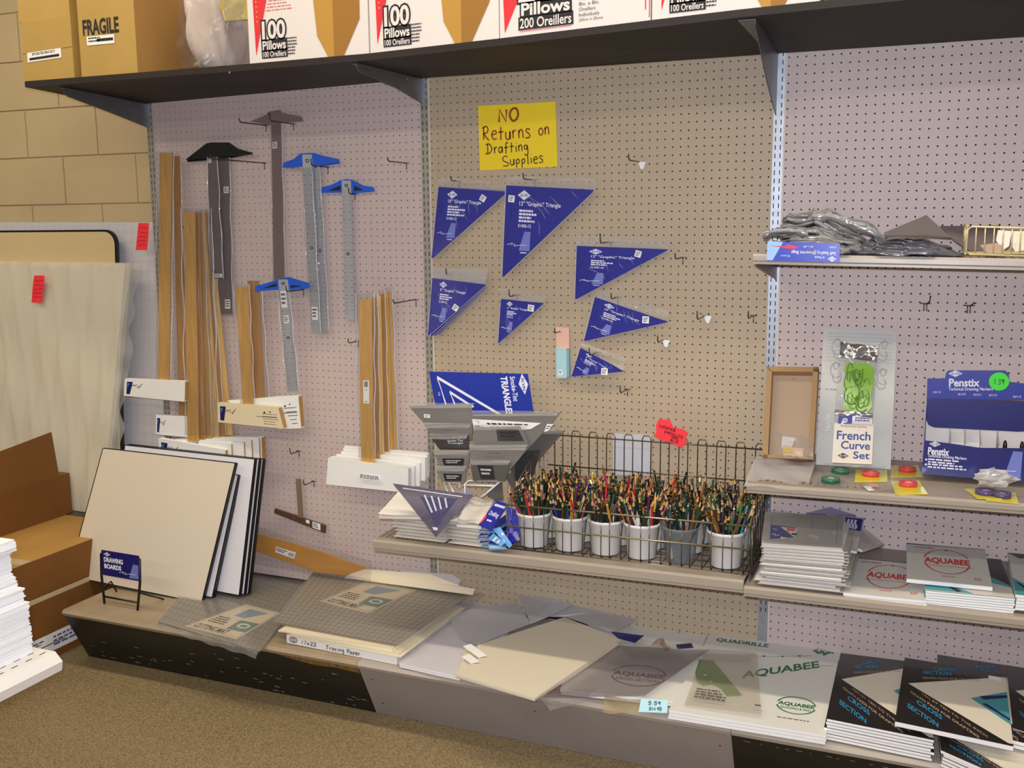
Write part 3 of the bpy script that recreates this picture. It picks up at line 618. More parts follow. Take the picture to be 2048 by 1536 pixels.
# small brown T-square and the long stick leaning behind the boards
M_bt = mat('brown_varnish', (88, 62, 48), .35); M_bt2 = mat('brown_varnish_pale', (128, 104, 84), .35)
h = B(M_bt); pxprism(h, -.6, [(552, 1016), (653, 1050), (652, 1065), (551, 1025)], .4); bl = B(M_bt2); pxprism(bl, -.9, [(593, 957), (602, 958), (607, 1036), (598, 1033)], .25)
s = B(M_lbl); fr = FY(-1.03, [(625, 1043), (641, 1048), (641, 1061), (625, 1055)]); s.frect(fr, 0, 0, 1, 1, .02); s.m(M_ink); s.greek(fr, .1, .15, .9, .9, 3, 2, .04); s.m(M_lbl); s.frect(FY(-1.03, [(612, 1039), (619, 1041), (619, 1048), (612, 1045)]), 0, 0, 1, 1, .02)
thing('small_t_square', 'small dark brown T-square hung head down low on the left panel', 't-square', [('head', h, None, [('sticker', s)]), ('blade', bl)])
q = B(mat('stick_orange', (196, 136, 44), .4, var=.12, vs=6, stretch=(1, 8, 8))); L_ = [onY(430, 1040, -2.2), onY(509, 1066, -2.2), onY(636, 1101, -2.2), onY(745, 1139, -2.2)]
q.prism([onY(x, y, -2.2) for x, y in [(430, 1043), (509, 1066), (580, 1084), (640, 1102), (735, 1136), (690, 1150), (632, 1143), (560, 1117), (505, 1098), (430, 1078)]], (0, -.25, 0))
s = B(M_lbl); fr = FY(-2.5, [(552, 1093), (592, 1105), (588, 1118), (550, 1104)]); s.frect(fr, 0, 0, 1, 1, .0); s.m(M_ink); s.greek(fr, .05, .2, .6, .8, 2, 1, .02)
for i in range(6): s.frect(fr, .68+.045*i, .25, .70+.045*i, .8, .02)
w = B(M_film); w.sheet(FY(-2.6, [(430, 1026), (745, 1122), (742, 1172), (430, 1112)]), .2, 12, 4, .1)
thing('wooden_straightedge', 'long orange wooden straightedge in a sleeve lying on the deck behind the drawing boards', 'straightedge', [('blade', q, None, [('sticker', s)]), ('sleeve', w)])
# ================================================================ middle panel: sign, triangle packs
M_yel = mat('yellow_poster', (240, 208, 30), .7); M_mred = mat('marker_red', (150, 62, 20), .7); M_mbrn = mat('marker_brown', (96, 66, 20), .7)
fr = FY(-.12, [(956, 212), (1111, 203), (1115, 333), (960, 341)]); q = B(M_yel); q.slab(fr, .06)
def sg(x0, y0, x1, y1): return ((x0-165)/1540, (y0-185+.06*(x0-165))/1250, (x1-165)/1540, (y1-185+.06*(x1-165))/1250)
q.m(M_mred); q.hand(fr, 'NO', .272, .07, .545, .26, .30, .02); q.hand(fr, 'Returns', .05, .33, .68, .535, .20, .02, 2); q.hand(fr, 'on', .775, .32, .915, .50, .19, .02, 5)
q.m(M_mbrn); q.hand(fr, 'Drafting', .085, .585, .64, .74, .17, .02, 4); q.hand(fr, 'Supplies', .295, .80, .83, .955, .16, .02, 6, -.03)
thing('paper_sign', 'yellow handwritten sign on the tan pegboard', 'sign', q)

M_tri = mat('triangle_blue_card', (44, 46, 140), .3, var=.1, vs=5, bump=.45, bs=14, coat=.6); M_trid = mat('triangle_blue_back', (70, 70, 140), .3, alpha=.75, bump=.4, bs=18)
M_tail = mat('print_pale_blue', (112, 122, 190), .5); M_wp = mat('print_white', (226, 226, 236), .6); M_flap = mat('bag_flap', (210, 204, 196), .14, alpha=.34, bump=1., bs=40, spec=1.)
def tri_pack(label, TL, R, Bt, flap, Y, size, lines, price, fan=0, group='blue triangle packs on the tan panel', skew=0):
    a, b, c = onY(*TL, Y), onY(*R, Y), onY(*Bt, Y); fr = FT(a, b, c); q = B(M_tri); q.fprism(fr, [(0, 0), (1, 0), (.985, .03), (.02, 1), (0, 1)], -.1, 0)
    q.logo(fr, .215, .1, .075, .055, M_wp, M_tri, .02); q.m(M_wp); q.text(fr, f'{size}" "Graphic" Triangle', .165, .165, .64, .225, .02, .01)
    g = random.Random(int(TL[0])); v = .255
    for i in range(lines): q.greek(fr, .165, v, .165+g.uniform(.2, .28), v+.036, 1, i, .02, .62); v += .037
    q.text(fr, lines == 4 and 'S1450-12' or 'S1390-10', .16, v+.008, .31, v+.045, .02, .01); q.tail(fr, .18, .49, .31, .70, M_tail, M_wp, .02); q.m(M_wp); q.greek(fr, .2, .715, .28, .74, 1, 3, .02)
    q.m(M_navy); q.frect(fr, .065, .26, .075, .36, .02)
    f = B(M_flap); F2 = Frame([onY(x, y, Y-.05) for x, y in flap]); f.sheet(F2, .3, 8, int(TL[1]), .02, fx=6, fy=2)
    e = B(M_flap); e.prism([fr.at(-.012, 0, -.05), fr.at(.004, 0, .08), fr.at(.004, 1, .08), fr.at(-.012, 1, -.05)], fr.n*.02); e.prism([fr.at(1, .0, -.1), fr.at(1.015, .02, -.1), fr.at(.02, 1.02, -.1), fr.at(0, 1, -.1)], fr.n*.05)
    f.m(M_glint); f.tube([fr.at(-.006, v/10, .02+.03*math.sin(v*2.1)) for v in range(11)], .06, 6); rr_ = random.Random(int(R[0]))  # pale tube added as the bright glint line on the bag's left edge
    sz = (a-b).length
    for i in range(9):
        u0, v0 = rr_.uniform(.05, .75), rr_.uniform(.02, .5)
        if u0+v0 > .82: continue
        L = rr_.uniform(.12, .3); an = rr_.uniform(.5, 1.5); du, dv = L*math.cos(an), L*math.sin(an); k = min(1, (.93-u0-v0)/max(.01, du+dv)); du *= k; dv *= k; c = rr_.uniform(-.03, .03)
        f.tube([fr.at(u0+du*t/6+c*math.sin(t*.52), v0+dv*t/6, .045) for t in range(7)], [.004+.0045*sz*(1-abs(t-3)/3.2)*.5 for t in range(7)], 5)  # tapered pale tubes added as highlight streaks on the film's wrinkles
    s = B(M_lbl); pu, pv, ps, ang = price; c0 = fr.at(pu, pv, .06); U = (fr.c[1]-fr.c[0]).normalized(); Vv = U.cross(fr.n).normalized()
    if Vv.z > 0: Vv = -Vv
    ca, sa = math.cos(ang), math.sin(ang); A = (U*ca+Vv*sa)*ps; D = (Vv*ca-U*sa)*ps; F3 = Frame([c0-A-D, c0+A-D, c0+A+D, c0-A+D]); s.frect(F3, 0, 0, 1, 1, .0); s.m(M_ink); s.greek(F3, .15, .2, .9, .9, 3, 4, .02)
    thing('triangle_pack', label, 'drafting triangle', [('card', q), ('bag_flap', f), ('bag_edge', e), ('price_sticker', s)], group)
def P8(x, y): return (820+x/3.793, 320+y/3.793)
tri_pack('blue triangle pack at the upper left, partly behind the largest one', (877, 373), (1016, 381), (863.5, 516), [(877, 353), (1013, 367), (1010, 383), (876, 374)], -1.0, '10', 4, (.66, .125, .42, .5))
tri_pack('blue triangle pack, the largest, in the middle of the upper row', (1012.5, 370), (1188, 379), (1004.5, 553), [(1014, 352), (1199, 358), (1188, 380), (1012, 371)], -1.6, '12', 4, (.07, .145, .45, .05))
for i, (dx, dy) in enumerate(((20, -2), (13, 0), (6, 1))):
    tri_pack(['blue triangle pack, rearmost of the fanned lot on the left', 'blue triangle pack, middle one of the fanned lot on the left', 'blue triangle pack, just behind the front one of the fanned lot'][i],
             (866+dx*.2, 556), (972+dx*.15, 569+dx*.25), (856+dx, 671+dy), [(864, 537), (976, 540), (971, 568), (866, 556)], -.7-.3*i, '8', 3, (.5, .3, .35, .5))
tri_pack('blue triangle pack, front one of the fanned lot on the left', (865, 555), (972, 568), (855.6, 671), [(862, 535), (978, 537), (972, 569), (864, 556)], -1.8, '8', 3, (.48, .46, .42, .5))
tri_pack('blue triangle pack, small and upright, below the largest one', (1002, 597), (1087, 606), (996, 686), [(999, 577), (1098, 589), (1086, 606), (1002, 598)], -1.0, '6', 3, (.72, .14, .45, .05))
tri_pack('blue triangle pack, long and flat, on the right of the group', (1153.5, 491), (1337, 498), (1150, 598), [(1146, 470), (1340, 478), (1338, 499), (1153, 492)], -1.2, '12', 3, (.68, .11, .42, .25))
tri_pack('blue triangle pack, long and tilted, below the flat one', (1190, 593), (1336, 643), (1168, 681), [(1192, 578), (1338, 622), (1335, 643), (1190, 594)], -1.0, '10', 3, (.72, .12, .45, -.25))
tri_pack('blue triangle pack, smallest and lowest, crumpled', (1161, 695), (1249, 742), (1143, 752), [(1164, 685), (1254, 717), (1249, 742), (1161, 696)], -1.2, '4', 3, (.62, .33, .45, -.4))
fr = FY(-.5, [(1112, 654), (1138, 655), (1139, 756), (1114, 756)]); q = B(mat('strip_pink', (226, 180, 158), .6)); q.slab(fr, .3, 0, 0, 1, .42); k = B(mat('strip_pale_blue', (168, 206, 210), .4)); k.slab(fr, .55, 0, .41, .82, 1, .2)
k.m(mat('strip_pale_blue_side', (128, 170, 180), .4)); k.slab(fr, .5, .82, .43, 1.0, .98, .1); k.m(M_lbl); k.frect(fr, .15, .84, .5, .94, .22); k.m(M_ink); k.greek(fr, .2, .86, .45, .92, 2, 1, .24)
thing('eraser_pack', 'narrow pack with pink top and pale blue sleeve hanging below the triangles', 'pack', [('card', q), ('sleeve', k)])

# ---------------------------------------------------------------- middle shelf
ZM = 24.3
M_shelf = mat('shelf_taupe', (150, 138, 124), .45, var=.04, vs=8); M_shelfd = mat('shelf_ribs', (104, 96, 92), .5); M_lip = mat('shelf_lip', (160, 148, 132), .35, var=.03, vs=8)
def metal_shelf(label, x0, x1, Z, D, dl=(0, 0), lip=1.5, br=True, ribs=True):
    d0, d1 = dl; q = B(M_shelf)
    def z(x, y): t = (x-x0)/(x1-x0); return Z+(d0+(d1-d0)*t)*(-y/D)
    c = [V3(x0, -.1, Z), V3(x1, -.1, Z), V3(x1, -D+.6, z(x1, -D)), V3(x0, -D+.6, z(x0, -D))]; fr = Frame([c[0], c[1], c[2], c[3]]); q.slab(fr, .12)
    if fr.n.z < 0: fr.n = -fr.n
    r = B(M_shelfd); n = int((x1-x0)*1.3)
    for i in range(n):
        u = (i+.5)/n; w = .13/(x1-x0); r.fprism(fr, [(u-w, .04), (u+w, .04), (u+w, .95), (u-w, .95)], -.02, .012)
    l = B(M_lip); pr = [(-D+.6, .0), (-D+.15, .02), (-D-.05, -.25), (-D-.05, -lip+.4), (-D+.12, -lip+.25), (-D+.12, -lip), (-D+.7, -lip), (-D+.7, -.12)]
    vs = [V3(x0, y, z(x0, -D)+h) for y, h in pr] + [V3(x1, y, z(x1, -D)+h) for y, h in pr]; k = len(pr)
    l.add(vs, [list(range(k))[::-1], list(range(k, 2*k))] + [[i, (i+1) % k, k+(i+1) % k, k+i] for i in range(k)])
    g = B(M_brk)
    ps = [('deck', q), ('front_lip', l)]
    if ribs: ps.insert(1, ('rib', r, None, None, 'stuff'))
    if br:
        for x in (x0+.05, x1-.2):
            g = B(M_brk); zz = z(x, -D)
            g.prism([(x, -.12, Z-.12), (x, -D+.8, zz-.15), (x, -D+.8, zz-1.2), (x, -D*.6, Z-1.8), (x, -1.2, Z-3.2), (x, -.12, Z-3.6)], (.13, 0, 0)); ps.append(('bracket', g))
    thing('metal_shelf', label, 'shelf', ps)
xl = onY(752, 1080, -18).x; xr = onY(1500, 1162, -18).x
zl = onY(752, 1080, -18).z; zr = onY(1500, 1163, -18).z
metal_shelf('taupe metal shelf below the triangles carrying the pencil basket', 48.3, 96.2, ZM, 18, (zl-ZM, zr-ZM))
def zm(x, y): t = (x-48.3)/48; return ZM+((zl-ZM)+(zr-zl)*t)*(-y/18)

# blue header sign and the rack of smoke tinted triangles
M_hb = mat('sign_blue', (18, 44, 150), .35); fr = FYY([(858, 743, -3), (1055, 747.6, -3), (1068, 835, -4), (874, 830, -4)])
q = B(M_hb); q.slab(fr, .15); q.m(M_wp)
q.text(fr, 'TRIANGLES', .725, .07, .795, .96, .03, .035, 90); q.text(fr, 'Smoke-Tint', .82, .07, .872, .64, .03, .015, 90); q.logo(fr, .945, .24, .047, .24, M_wp, M_hb, .03, 90); q.m(M_wp)
q.stroke(fr, [(.075, .13), (.69, .99), (.13, .99)], .42, .03, True); q.stroke(fr, [(.18, .46), (.40, .80), (.215, .80)], .36, .03, True); q.text(fr, '3-98', .055, .47, .075, .55, .03, .0, 90)
thing('display_sign', 'blue triangles sign standing at the back of the wire rack', 'sign', q)
M_wire = mat('wire_white', (226, 226, 228), .3); M_chr = mat('wire_chrome', (200, 200, 204), .18, metal=.9)
rk = B(M_wire)
def wp(px, py, Y): return onY(px, py, Y)
for a in ([(871, 914, -4), (909, 988, -11), (913, 1000, -11)], [(887, 963, -9), (902, 1000, -11)], [(886, 964, -9.5), (919, 966, -9.5), (931, 957, -7)], [(919, 966, -9.5), (919, 976, -9.5)],
          [(930, 996, -12), (930, 968, -12), (938, 961, -10.5), (1003, 963, -10.5), (966, 992, -12)], [(930, 970, -12), (990, 972, -12), (1003, 958, -10.5), (962, 994, -12)]):
    rk.tube([wp(*p) for p in a], .11, 6)
ch = B(M_chr); ch.tube([wp(1082, 905, -3), wp(1055, 945, -7), wp(1033, 975, -10)], .13, 6)
thing('display_rack', 'white wire rack holding the smoke tinted triangles', 'rack', [('wire_frame', rk), ('chrome_wire', ch)])
M_sm = mat('smoke_tint', (92, 88, 84), .18, alpha=.93, bump=.3, bs=12, coat=.3); M_sm2 = mat('smoke_tint_mid', (124, 120, 114), .18, alpha=.9, bump=.3, bs=12, coat=.3); M_sm3 = mat('smoke_tint_dark', (58, 56, 56), .2, bump=.2, bs=12, coat=.3)
M_gw = mat('pack_insert_grey', (198, 194, 190), .5)
def smoke(label, Y, px, m, texts=(), win=None, name='tinted_triangle', t=.1, film=True):
    q = B(m); q.prism([onY(x, y, Y) for x, y in px], (0, t, 0)); fr = None; ps = [('plate', q)]
    for kind, pp, mm, st in texts:
        c = B(mm); f2 = FY(Y-.05, pp)
        if kind == 'rect': c.frect(f2, 0, 0, 1, 1, .0)
        if st: c.m(M_wp if mm in (M_ink, M_sm3) else M_ink); [c.text(f2, l, .2, .25+.24*i, .85, .43+.24*i, .03, .0) for i, l in enumerate(st)]
        else: c.m(M_ink if mm is not M_ink else M_gw); c.greek(f2, .15, .25, .9, .8, 2, len(pp), .02)
        ps.append(('insert', c))
    if film:
        w = B(M_flap); xs = [p[0] for p in px]; ys = [p[1] for p in px]; a, b, c0 = min(xs), max(xs), min(ys)
        w.sheet(FY(Y-.08, [(a, c0-3), (b, c0-2), (b-6, c0+8), (a+3, c0+8)]), .15, 6, int(px[0][0]), .0, fx=5); ps.append(('bag_flap', w))
    thing(name, label, 'drafting triangle', ps, 'smoke tinted triangles in the wire rack')
R4 = lambda a, b, c, d: [a, b, c, d]
smoke('grey tinted triangle at the top left of the rack with a small white sticker', -8, [(817, 812), (942, 808), (950, 866), (868, 868)], M_sm2, [('rect', R4((848, 828), (860, 829), (860, 836), (848, 835)), M_lbl, None)])
smoke('dark tinted triangle below the top left one, pale label strip', -8.5, [(848, 850), (944, 848), (944, 880), (872, 880)], M_sm2, [('rect', R4((880, 856), (920, 856), (920, 868), (882, 868)), M_sm2, ['Smoke'])])
smoke('nearly black tinted triangle with white wording on the left of the rack', -9, [(858, 871), (938, 870), (937, 899), (880, 899)], M_sm3, [('rect', R4((884, 874), (934, 873), (933, 896), (888, 896)), M_sm3, ['Smoke Tint', 'Triangle'])])
smoke('tinted triangle pack with black strip, upper of the small ones on the left', -9.8, [(866, 902), (940, 902), (936, 934), (880, 934)], M_sm2, [('rect', R4((884, 917), (928, 917), (927, 931), (888, 931)), M_ink, None)])
smoke('tinted triangle pack with black strip, lower of the small ones on the left', -10.4, [(870, 934), (934, 936), (930, 966), (884, 964)], M_sm2, [('rect', R4((886, 947), (924, 948), (922, 962), (890, 962)), M_ink, None)])
smoke('large dark tinted triangle leaning at the right of the rack', -6, [(1000, 868), (1130, 860), (1090, 905), (1062, 936), (1036, 990)], M_sm)
smoke('black tinted triangle deep in the right of the rack', -6.6, [(1030, 904), (1080, 900), (1066, 950), (1040, 990), (1030, 960)], M_sm3, film=False)
smoke('large tinted triangle in a clear bag with a white inner sheet', -9, [(944, 830), (1120, 824), (1100, 850), (1050, 905), (960, 900)], M_sm2, [('rect', R4((943, 838), (1082, 846), (1062, 858), (985, 866)), M_white, None), ('rect', R4((944, 840), (962, 841), (962, 880), (954, 880)), M_white, None), ('rect', R4((1094, 848), (1107, 848), (1096, 862), (1088, 864)), M_white, None)])
smoke('tinted triangle with a dark square window in the middle of the rack', -9.6, [(946, 855), (1040, 852), (1058, 892), (1000, 905), (948, 894)], M_sm2, [('rect', R4((992, 858), (1036, 858), (1048, 882), (996, 882)), M_sm3, None)])
smoke('tinted triangle bag with a printed band, centre of the rack', -10.6, [(938, 892), (1056, 896), (1022, 938), (944, 928)], M_sm2, [('rect', R4((966, 902), (1010, 904), (1006, 914), (968, 912)), M_sm2, ['Triangle'])])
smoke('tinted triangle bag with barcode stripes, lower centre of the rack', -11.2, [(940, 922), (1022, 926), (1010, 960), (946, 962)], M_sm, [('rect', R4((954, 930), (986, 932), (990, 958), (962, 958)), M_ink, None)])
smoke('small tinted triangle low at the right of the rack', -8.6, [(1010, 952), (1024, 944), (1038, 985), (1030, 990)], M_sm, film=False)
smoke('small tinted triangle behind the front wires of the rack', -9.5, [(968, 985), (1003, 958), (1006, 1000), (990, 1002)], M_sm, film=False)

# stacks of flat white packages, the loose bagged triangle, blue headed packs
M_pk = mat('white_polybag', (232, 226, 214), .3, bump=.3, bs=20, var=.02, vs=6); M_pkblue = mat('pack_header_blue', (30, 40, 150), .3, coat=.4); M_pkl = mat('pack_header_pale', (110, 170, 222), .3)
def lump(x0, x1, y0, y1, z0, z1, m, seed, sag=.25):
    q = B(m); r = random.Random(seed); n = 8; a = r.uniform(0, 6)
    def top(u, v): ed = min(u, 1-u, v, 1-v)*6; k = min(1, ed); return V3(x0+(x1-x0)*u, y0+(y1-y0)*v, z0+(z1-z0)*(.45+.55*k)+.12*math.sin(u*7+a)*k*(z1-z0))
    def bot(u, v): ed = min(u, 1-u, v, 1-v)*6; k = min(1, ed); return V3(x0+(x1-x0)*u, y0+(y1-y0)*v, z0+(z1-z0)*.42*(1-k))
    q.grid(top, n, n); q.grid(bot, n, n); return q
def stack(px_l, px_r, yf, yb, z0, z1, n, names, cat, m, label_fn, group, jit=.3, header=False, name='white_package'):
    xL = onY(*px_l, yf).x; xR = onY(*px_r, yf).x; r = random.Random(n)
    for i in range(n):
        a = z0+(z1-z0)*i/n; b = z0+(z1-z0)*(i+1)/n-.01; dx = r.uniform(-jit, jit); dy = r.uniform(-jit*.6, jit*.2)
        q = lump(xL+dx, xR+dx, yf+.3-dy, yb-dy, a, b+.03, m, i*7+n); ps = [('bag', q)]
        if header:
            h = B(M_pkblue if i % 2 else M_pkl); h.prism([(xR+dx-1.0, yf+.2-dy, (a+b)/2), (xR+dx+.9, yf+1.2-dy, a), (xR+dx+1.0, yb-3, a), (xR+dx-.9, yb-3, (a+b)/2)], (0, 0, .1)); ps.append(('header_card', h))
        thing(name, label_fn(i, n), cat, ps, group)
ORDN = ['lowest', 'second', 'third', 'fourth', 'fifth', 'sixth', 'seventh', 'top']
stack((784, 1070), (888, 1083), -17.3, -8.5, zm(54, -16)+.05, 27.4, 7, None, 'package', M_pk, lambda i, n: f'flat white bagged package in the left stack on the taupe shelf, {"top" if i == n-1 else ORDN[i]} one', 'white packages, left stack', .5)
stack((890, 1085), (972, 1096), -17.2, -6.5, zm(60, -16)+.05, 27.3, 6, None, 'package', M_pk, lambda i, n: f'flat white bagged package in the right stack on the taupe shelf, {"top" if i == n-1 else ORDN[i]} one', 'white packages, right stack', .35, True)
def folded(label, px, Ys, m, seed, cat='package', name='white_package', amp=.35):
    fr = Frame([onY(x, y, Y) for (x, y), Y in zip(px, Ys)]); q = B(m); q.sheet(fr, amp, 10, seed, .1, fx=2, fy=2); q.slab(fr, .35, h=-.05); thing(name, label, cat, q)
folded('cream tinted flap of a white package on the left stack, spread open', [(800, 986), (850, 990), (866, 1034), (757, 1032)], [-12, -12, -17.4, -17.4], M_pk, 3)
folded('pale top of the right white stack, tilted towards the room', [(944, 1000), (990, 1004), (962, 1052), (913, 1048)], [-9, -9, -17, -17], M_pk, 8)
def blue_pack(label, px, Ys, seed, m=None):
    fr = Frame([onY(x, y, Y) for (x, y), Y in zip(px, Ys)]); q = B(m or M_pkblue); q.slab(fr, .12); q.m(M_wp)
    if m is None: q.greek(fr, .1, .12, .95, .3, 1, seed, .02); q.text(fr, 'Drafting', .15, .4, .85, .62, .02, .01); q.greek(fr, .3, .72, .8, .84, 1, seed+1, .02); q.m(M_red); q.fpoly(fr, [(0, .55), (.14, .7), (.08, .95), (0, .9)], .02)
    else: q.frect(fr, .1, .3, .9, .42, .02); q.frect(fr, .1, .6, .8, .7, .02)
    thing('header_pack', label, 'pack', q, 'blue headed packs beside the pencil basket')
blue_pack('dark blue headed pack with white wording leaning on the white stack', [(993, 1001), (1017, 1008), (984, 1060), (957, 1049)], [-13, -13, -17.6, -17.6], 1)
blue_pack('dark blue pack standing against the left end of the basket', [(1014, 1012), (1037, 1022), (1040, 1080), (1012, 1090)], [-13.5, -13.5, -15.8, -16], 2)
blue_pack('pale blue striped pack fanned at the bottom of the white stack', [(985, 1058), (1000, 1054), (1024, 1090), (1018, 1096)], [-16.5, -16.5, -18, -18], 3, M_pkl)
blue_pack('pale blue striped pack, middle of the fan by the basket', [(976, 1078), (986, 1066), (1010, 1086), (1002, 1092)], [-17, -17, -18, -18], 4, M_pkl)
blue_pack('blue and white striped pack, front of the fan by the basket', [(976, 1090), (1002, 1090), (1014, 1097), (978, 1098)], [-17.3, -17.3, -18.1, -18.1], 5, M_pkl)
M_pur = mat('purple_smoke_pack', (64, 54, 90), .2, alpha=.93, bump=.4, bs=14, coat=.3); M_purb = mat('purple_print', (36, 32, 96), .4)
fr = FT(onY(786, 968, -11), onY(945, 990, -11), onY(872, 1074, -18.2)); q = B(M_pur); q.fprism(fr, [(0, 0), (1, 0), (.98, .06), (.02+.5*0+.0, 1), (-.0, .98)], 0, .1) if False else None
A, Bp, Cc = onY(786, 967, -17.4), onY(946, 990, -16.6), onY(872, 1074, -19.0); nn = (Bp-A).cross(Cc-A).normalized(); nn = nn if (CAM-A).dot(nn) > 0 else -nn
q.prism([A, Bp, Cc], nn*.12); F4 = Frame([A, Bp, Cc+(Bp-A)*.02, Cc]); q.m(M_purb); q.fpoly(F4, [(.3, .2), (.85, .12), (.75, .55), (.5, .85), (.4, .6)], .14)
q.m(M_wp); q.frect(F4, .32, .8, .62, .86, .16)
for i in range(4): q.stroke(F4, [(.38+.1*i, .15), (.45+.1*i, .5-.05*i)], .22, .16)
q.stroke(F4, [(.1, .07), (.9, .07)], .12, .16); w = B(M_film); w.sheet(Frame([A+nn*.2, Bp+nn*.2, Cc+(Bp-A)*.1+nn*.2, Cc+nn*.2]), .25, 8, 5, .05)
thing('triangle_pack', 'purple smoke triangle in a bag hanging point down over the white packages', 'drafting triangle', [('plate', q), ('bag', w)])
folded('bluish pack lying behind the purple triangle', [(925, 982), (945, 988), (930, 1010), (905, 1035)], [-11, -11, -13, -15], mat('bag_lilac', (150, 140, 176), .25, bump=.3, bs=20), 6)

# ---------------------------------------------------------------- wire basket of pencils
BX0, BX1, BYF, BYB = 66.4, 96.4, -15.9, -2.6; zb = ZM+.25
def zt(px, py, Y): return onY(px, py, Y).z
zf0, zf1 = zt(1020, 1010, BYF), zt(1503, 1053, BYF); zmid0, zmid1 = zt(1020, 1053, BYF), zt(1503, 1100, BYF)
fb0, fb1 = zt(1020, 1096, BYF), zt(1492, 1150, BYF); zk0, zk1 = zt(1128, 871, BYB), zt(1525, 899, BYB); zk2 = zk0-4.2; zk3 = zk1-4.2
M_bw = mat('basket_wire', (118, 108, 92), .3, metal=.8); M_bwg = mat('basket_wire_gold', (150, 138, 104), .3, metal=.7)
def lx(x): return (x-BX0)/(BX1-BX0)
def lerp(a, b, t): return a+(b-a)*t
bk = B(M_bw); rails = B(M_bwg)
rails.tube([V3(BX0, BYF, zf0), V3(BX1, BYF, zf1)], .13, 6); rails.tube([V3(BX0, BYF, zmid0), V3(BX1, BYF, zmid1)], .12, 6)
sides = B(M_bw); back = B(M_bw); floor_w = B(M_bw)
floor_w.tube([V3(BX0, BYF, fb0), V3(BX1, BYF, fb1)], .1, 6)
back.tube([V3(BX0+.6, BYB, zk0), V3(BX1, BYB, zk1)], .1, 6); back.tube([V3(BX0+.6, BYB, zk2), V3(BX1, BYB, zk3)], .1, 6)
fx = [175, 242, 318, 378, 455, 518, 600, 660, 735, 798, 880, 940, 1025, 1088, 1172, 1240, 1325, 1385, 1475, 1540, 1625, 1692, 1775, 1840]
fw = B(M_bw)
for X in fx:
    px = 1000+X/3.657; x = onY(px, 1080+(px-1020)*.1, BYF).x; t = lx(x)
    fw.tube([V3(x, BYF+.12, lerp(zf0, zf1, t)+.05), V3(x, BYF+.12, lerp(fb0, fb1, t)), V3(x, BYF+1.2, zm(x, -14.5)+.1), V3(x, BYB, ZM+.15)], .07, 5)
for i in range(12):
    t = (i+.35)/12; x = lerp(BX0+.8, BX1, t); w_ = 1.15; z = lerp(zk0, zk1, t)
    back.tube([V3(x, BYB-.1, ZM+.2), V3(x, BYB-.1, z+.3), V3(x+.2, BYB-.1, z+.75), V3(x+w_-.2, BYB-.1, z+.75), V3(x+w_, BYB-.1, z+.3), V3(x+w_, BYB-.1, ZM+.2)], .075, 5)
for x, a, c in ((BX0, zf0, fb0), (BX1, zf1, fb1)):
    zk = zk0 if x == BX0 else zk1
    sides.tube([V3(x, BYF, a), V3(x, BYB, zk)], .1, 6); sides.tube([V3(x, BYF, (a+c)/2), V3(x, BYB, zk-5)], .1, 6); sides.tube([V3(x, BYF, c), V3(x, BYB, ZM+.1)], .1, 6)
    for i in range(9):
        t = i/8; y = lerp(BYF, BYB, t); sides.tube([V3(x, y, lerp(a, zk, t)), V3(x, y, lerp(c, ZM+.1, t))], .07, 5)
for i in range(6): y = lerp(BYF, BYB, (i+.5)/6); floor_w.tube([V3(BX0, y, zm(BX0, y)+.12), V3(BX1, y, zm(BX1, y)+.12)], .07, 5)
thing('wire_basket', 'long low wire basket filled with cups of pencils', 'basket', [('front_rail', rails), ('front_wire', fw, None, None, 'stuff'), ('back_wire', back, None, None, 'stuff'), ('side_wire', sides, None, None, 'stuff'), ('floor_wire', floor_w, None, None, 'stuff')])
M_cup = mat('cup_white', (226, 224, 218), .35); M_cupc = mat('cup_clear', (170, 176, 182), .12, alpha=.3); M_cupd = mat('cup_inside_dark', (30, 44, 36), .6)
cups = []
fc = [(1068, 1029), (1140, 1037), (1212, 1048), (1284, 1056), (1361, 1072), (1453, 1068)]
CN = ['first', 'second', 'third', 'fourth', 'fifth', 'sixth']
for row, (yy, rows) in enumerate(((-13.6, 'front'), (-9.2, 'middle'), (-4.9, 'back'))):
    for i, (px, py) in enumerate(fc):
        x = onY(px, py, -13.6).x+row*.1; zc = zm(x, yy)+.28; clear = row == 0 and i == 4; q = B(M_cupc if clear else M_cup)
        q.lathe((x, yy, zc), [(0, 0), (1.68, 0), (1.75, .06), (2.12, 3.9), (2.26, 3.95), (2.26, 4.25), (2.18, 4.3), (2.08, 4.2), (1.7, .15), (0, .15)], 28)
        if clear: lab = 'clear plastic pencil cup in the front row of the basket'
        else: lab = f'white plastic pencil cup, {CN[i]} from the left in the {rows} row of the basket'
        thing('pencil_cup', lab, 'cup', q, None if clear else 'white pencil cups in the basket'); cups.append((x, yy, zc))
PC = [(20, 24, 22), (24, 70, 46), (16, 40, 34), (40, 22, 30), (200, 150, 40), (214, 120, 30), (196, 40, 36), (30, 60, 140), (120, 80, 50), (226, 206, 170), (190, 60, 110), (60, 130, 70), (230, 214, 60), (90, 30, 70), (40, 140, 170), (34, 30, 28), (70, 50, 34), (28, 26, 40)]
WT = [8, 8, 7, 4, 1.3, 1.3, 1.2, 1.2, 3, .8, .5, 1.2, .5, 1.6, .6, 8, 5, 5]
PM = [mat('pencil_paint', c, .3) if False else mat(f'pencil_paint_{i}', c, .42) for i, c in enumerate(PC)]
M_ferr = mat('pencil_tip_wood', (206, 158, 92), .6); M_fg = mat('ferrule_gold', (196, 158, 80), .25, metal=.7); M_er = mat('pencil_end', (138, 84, 62), .7)
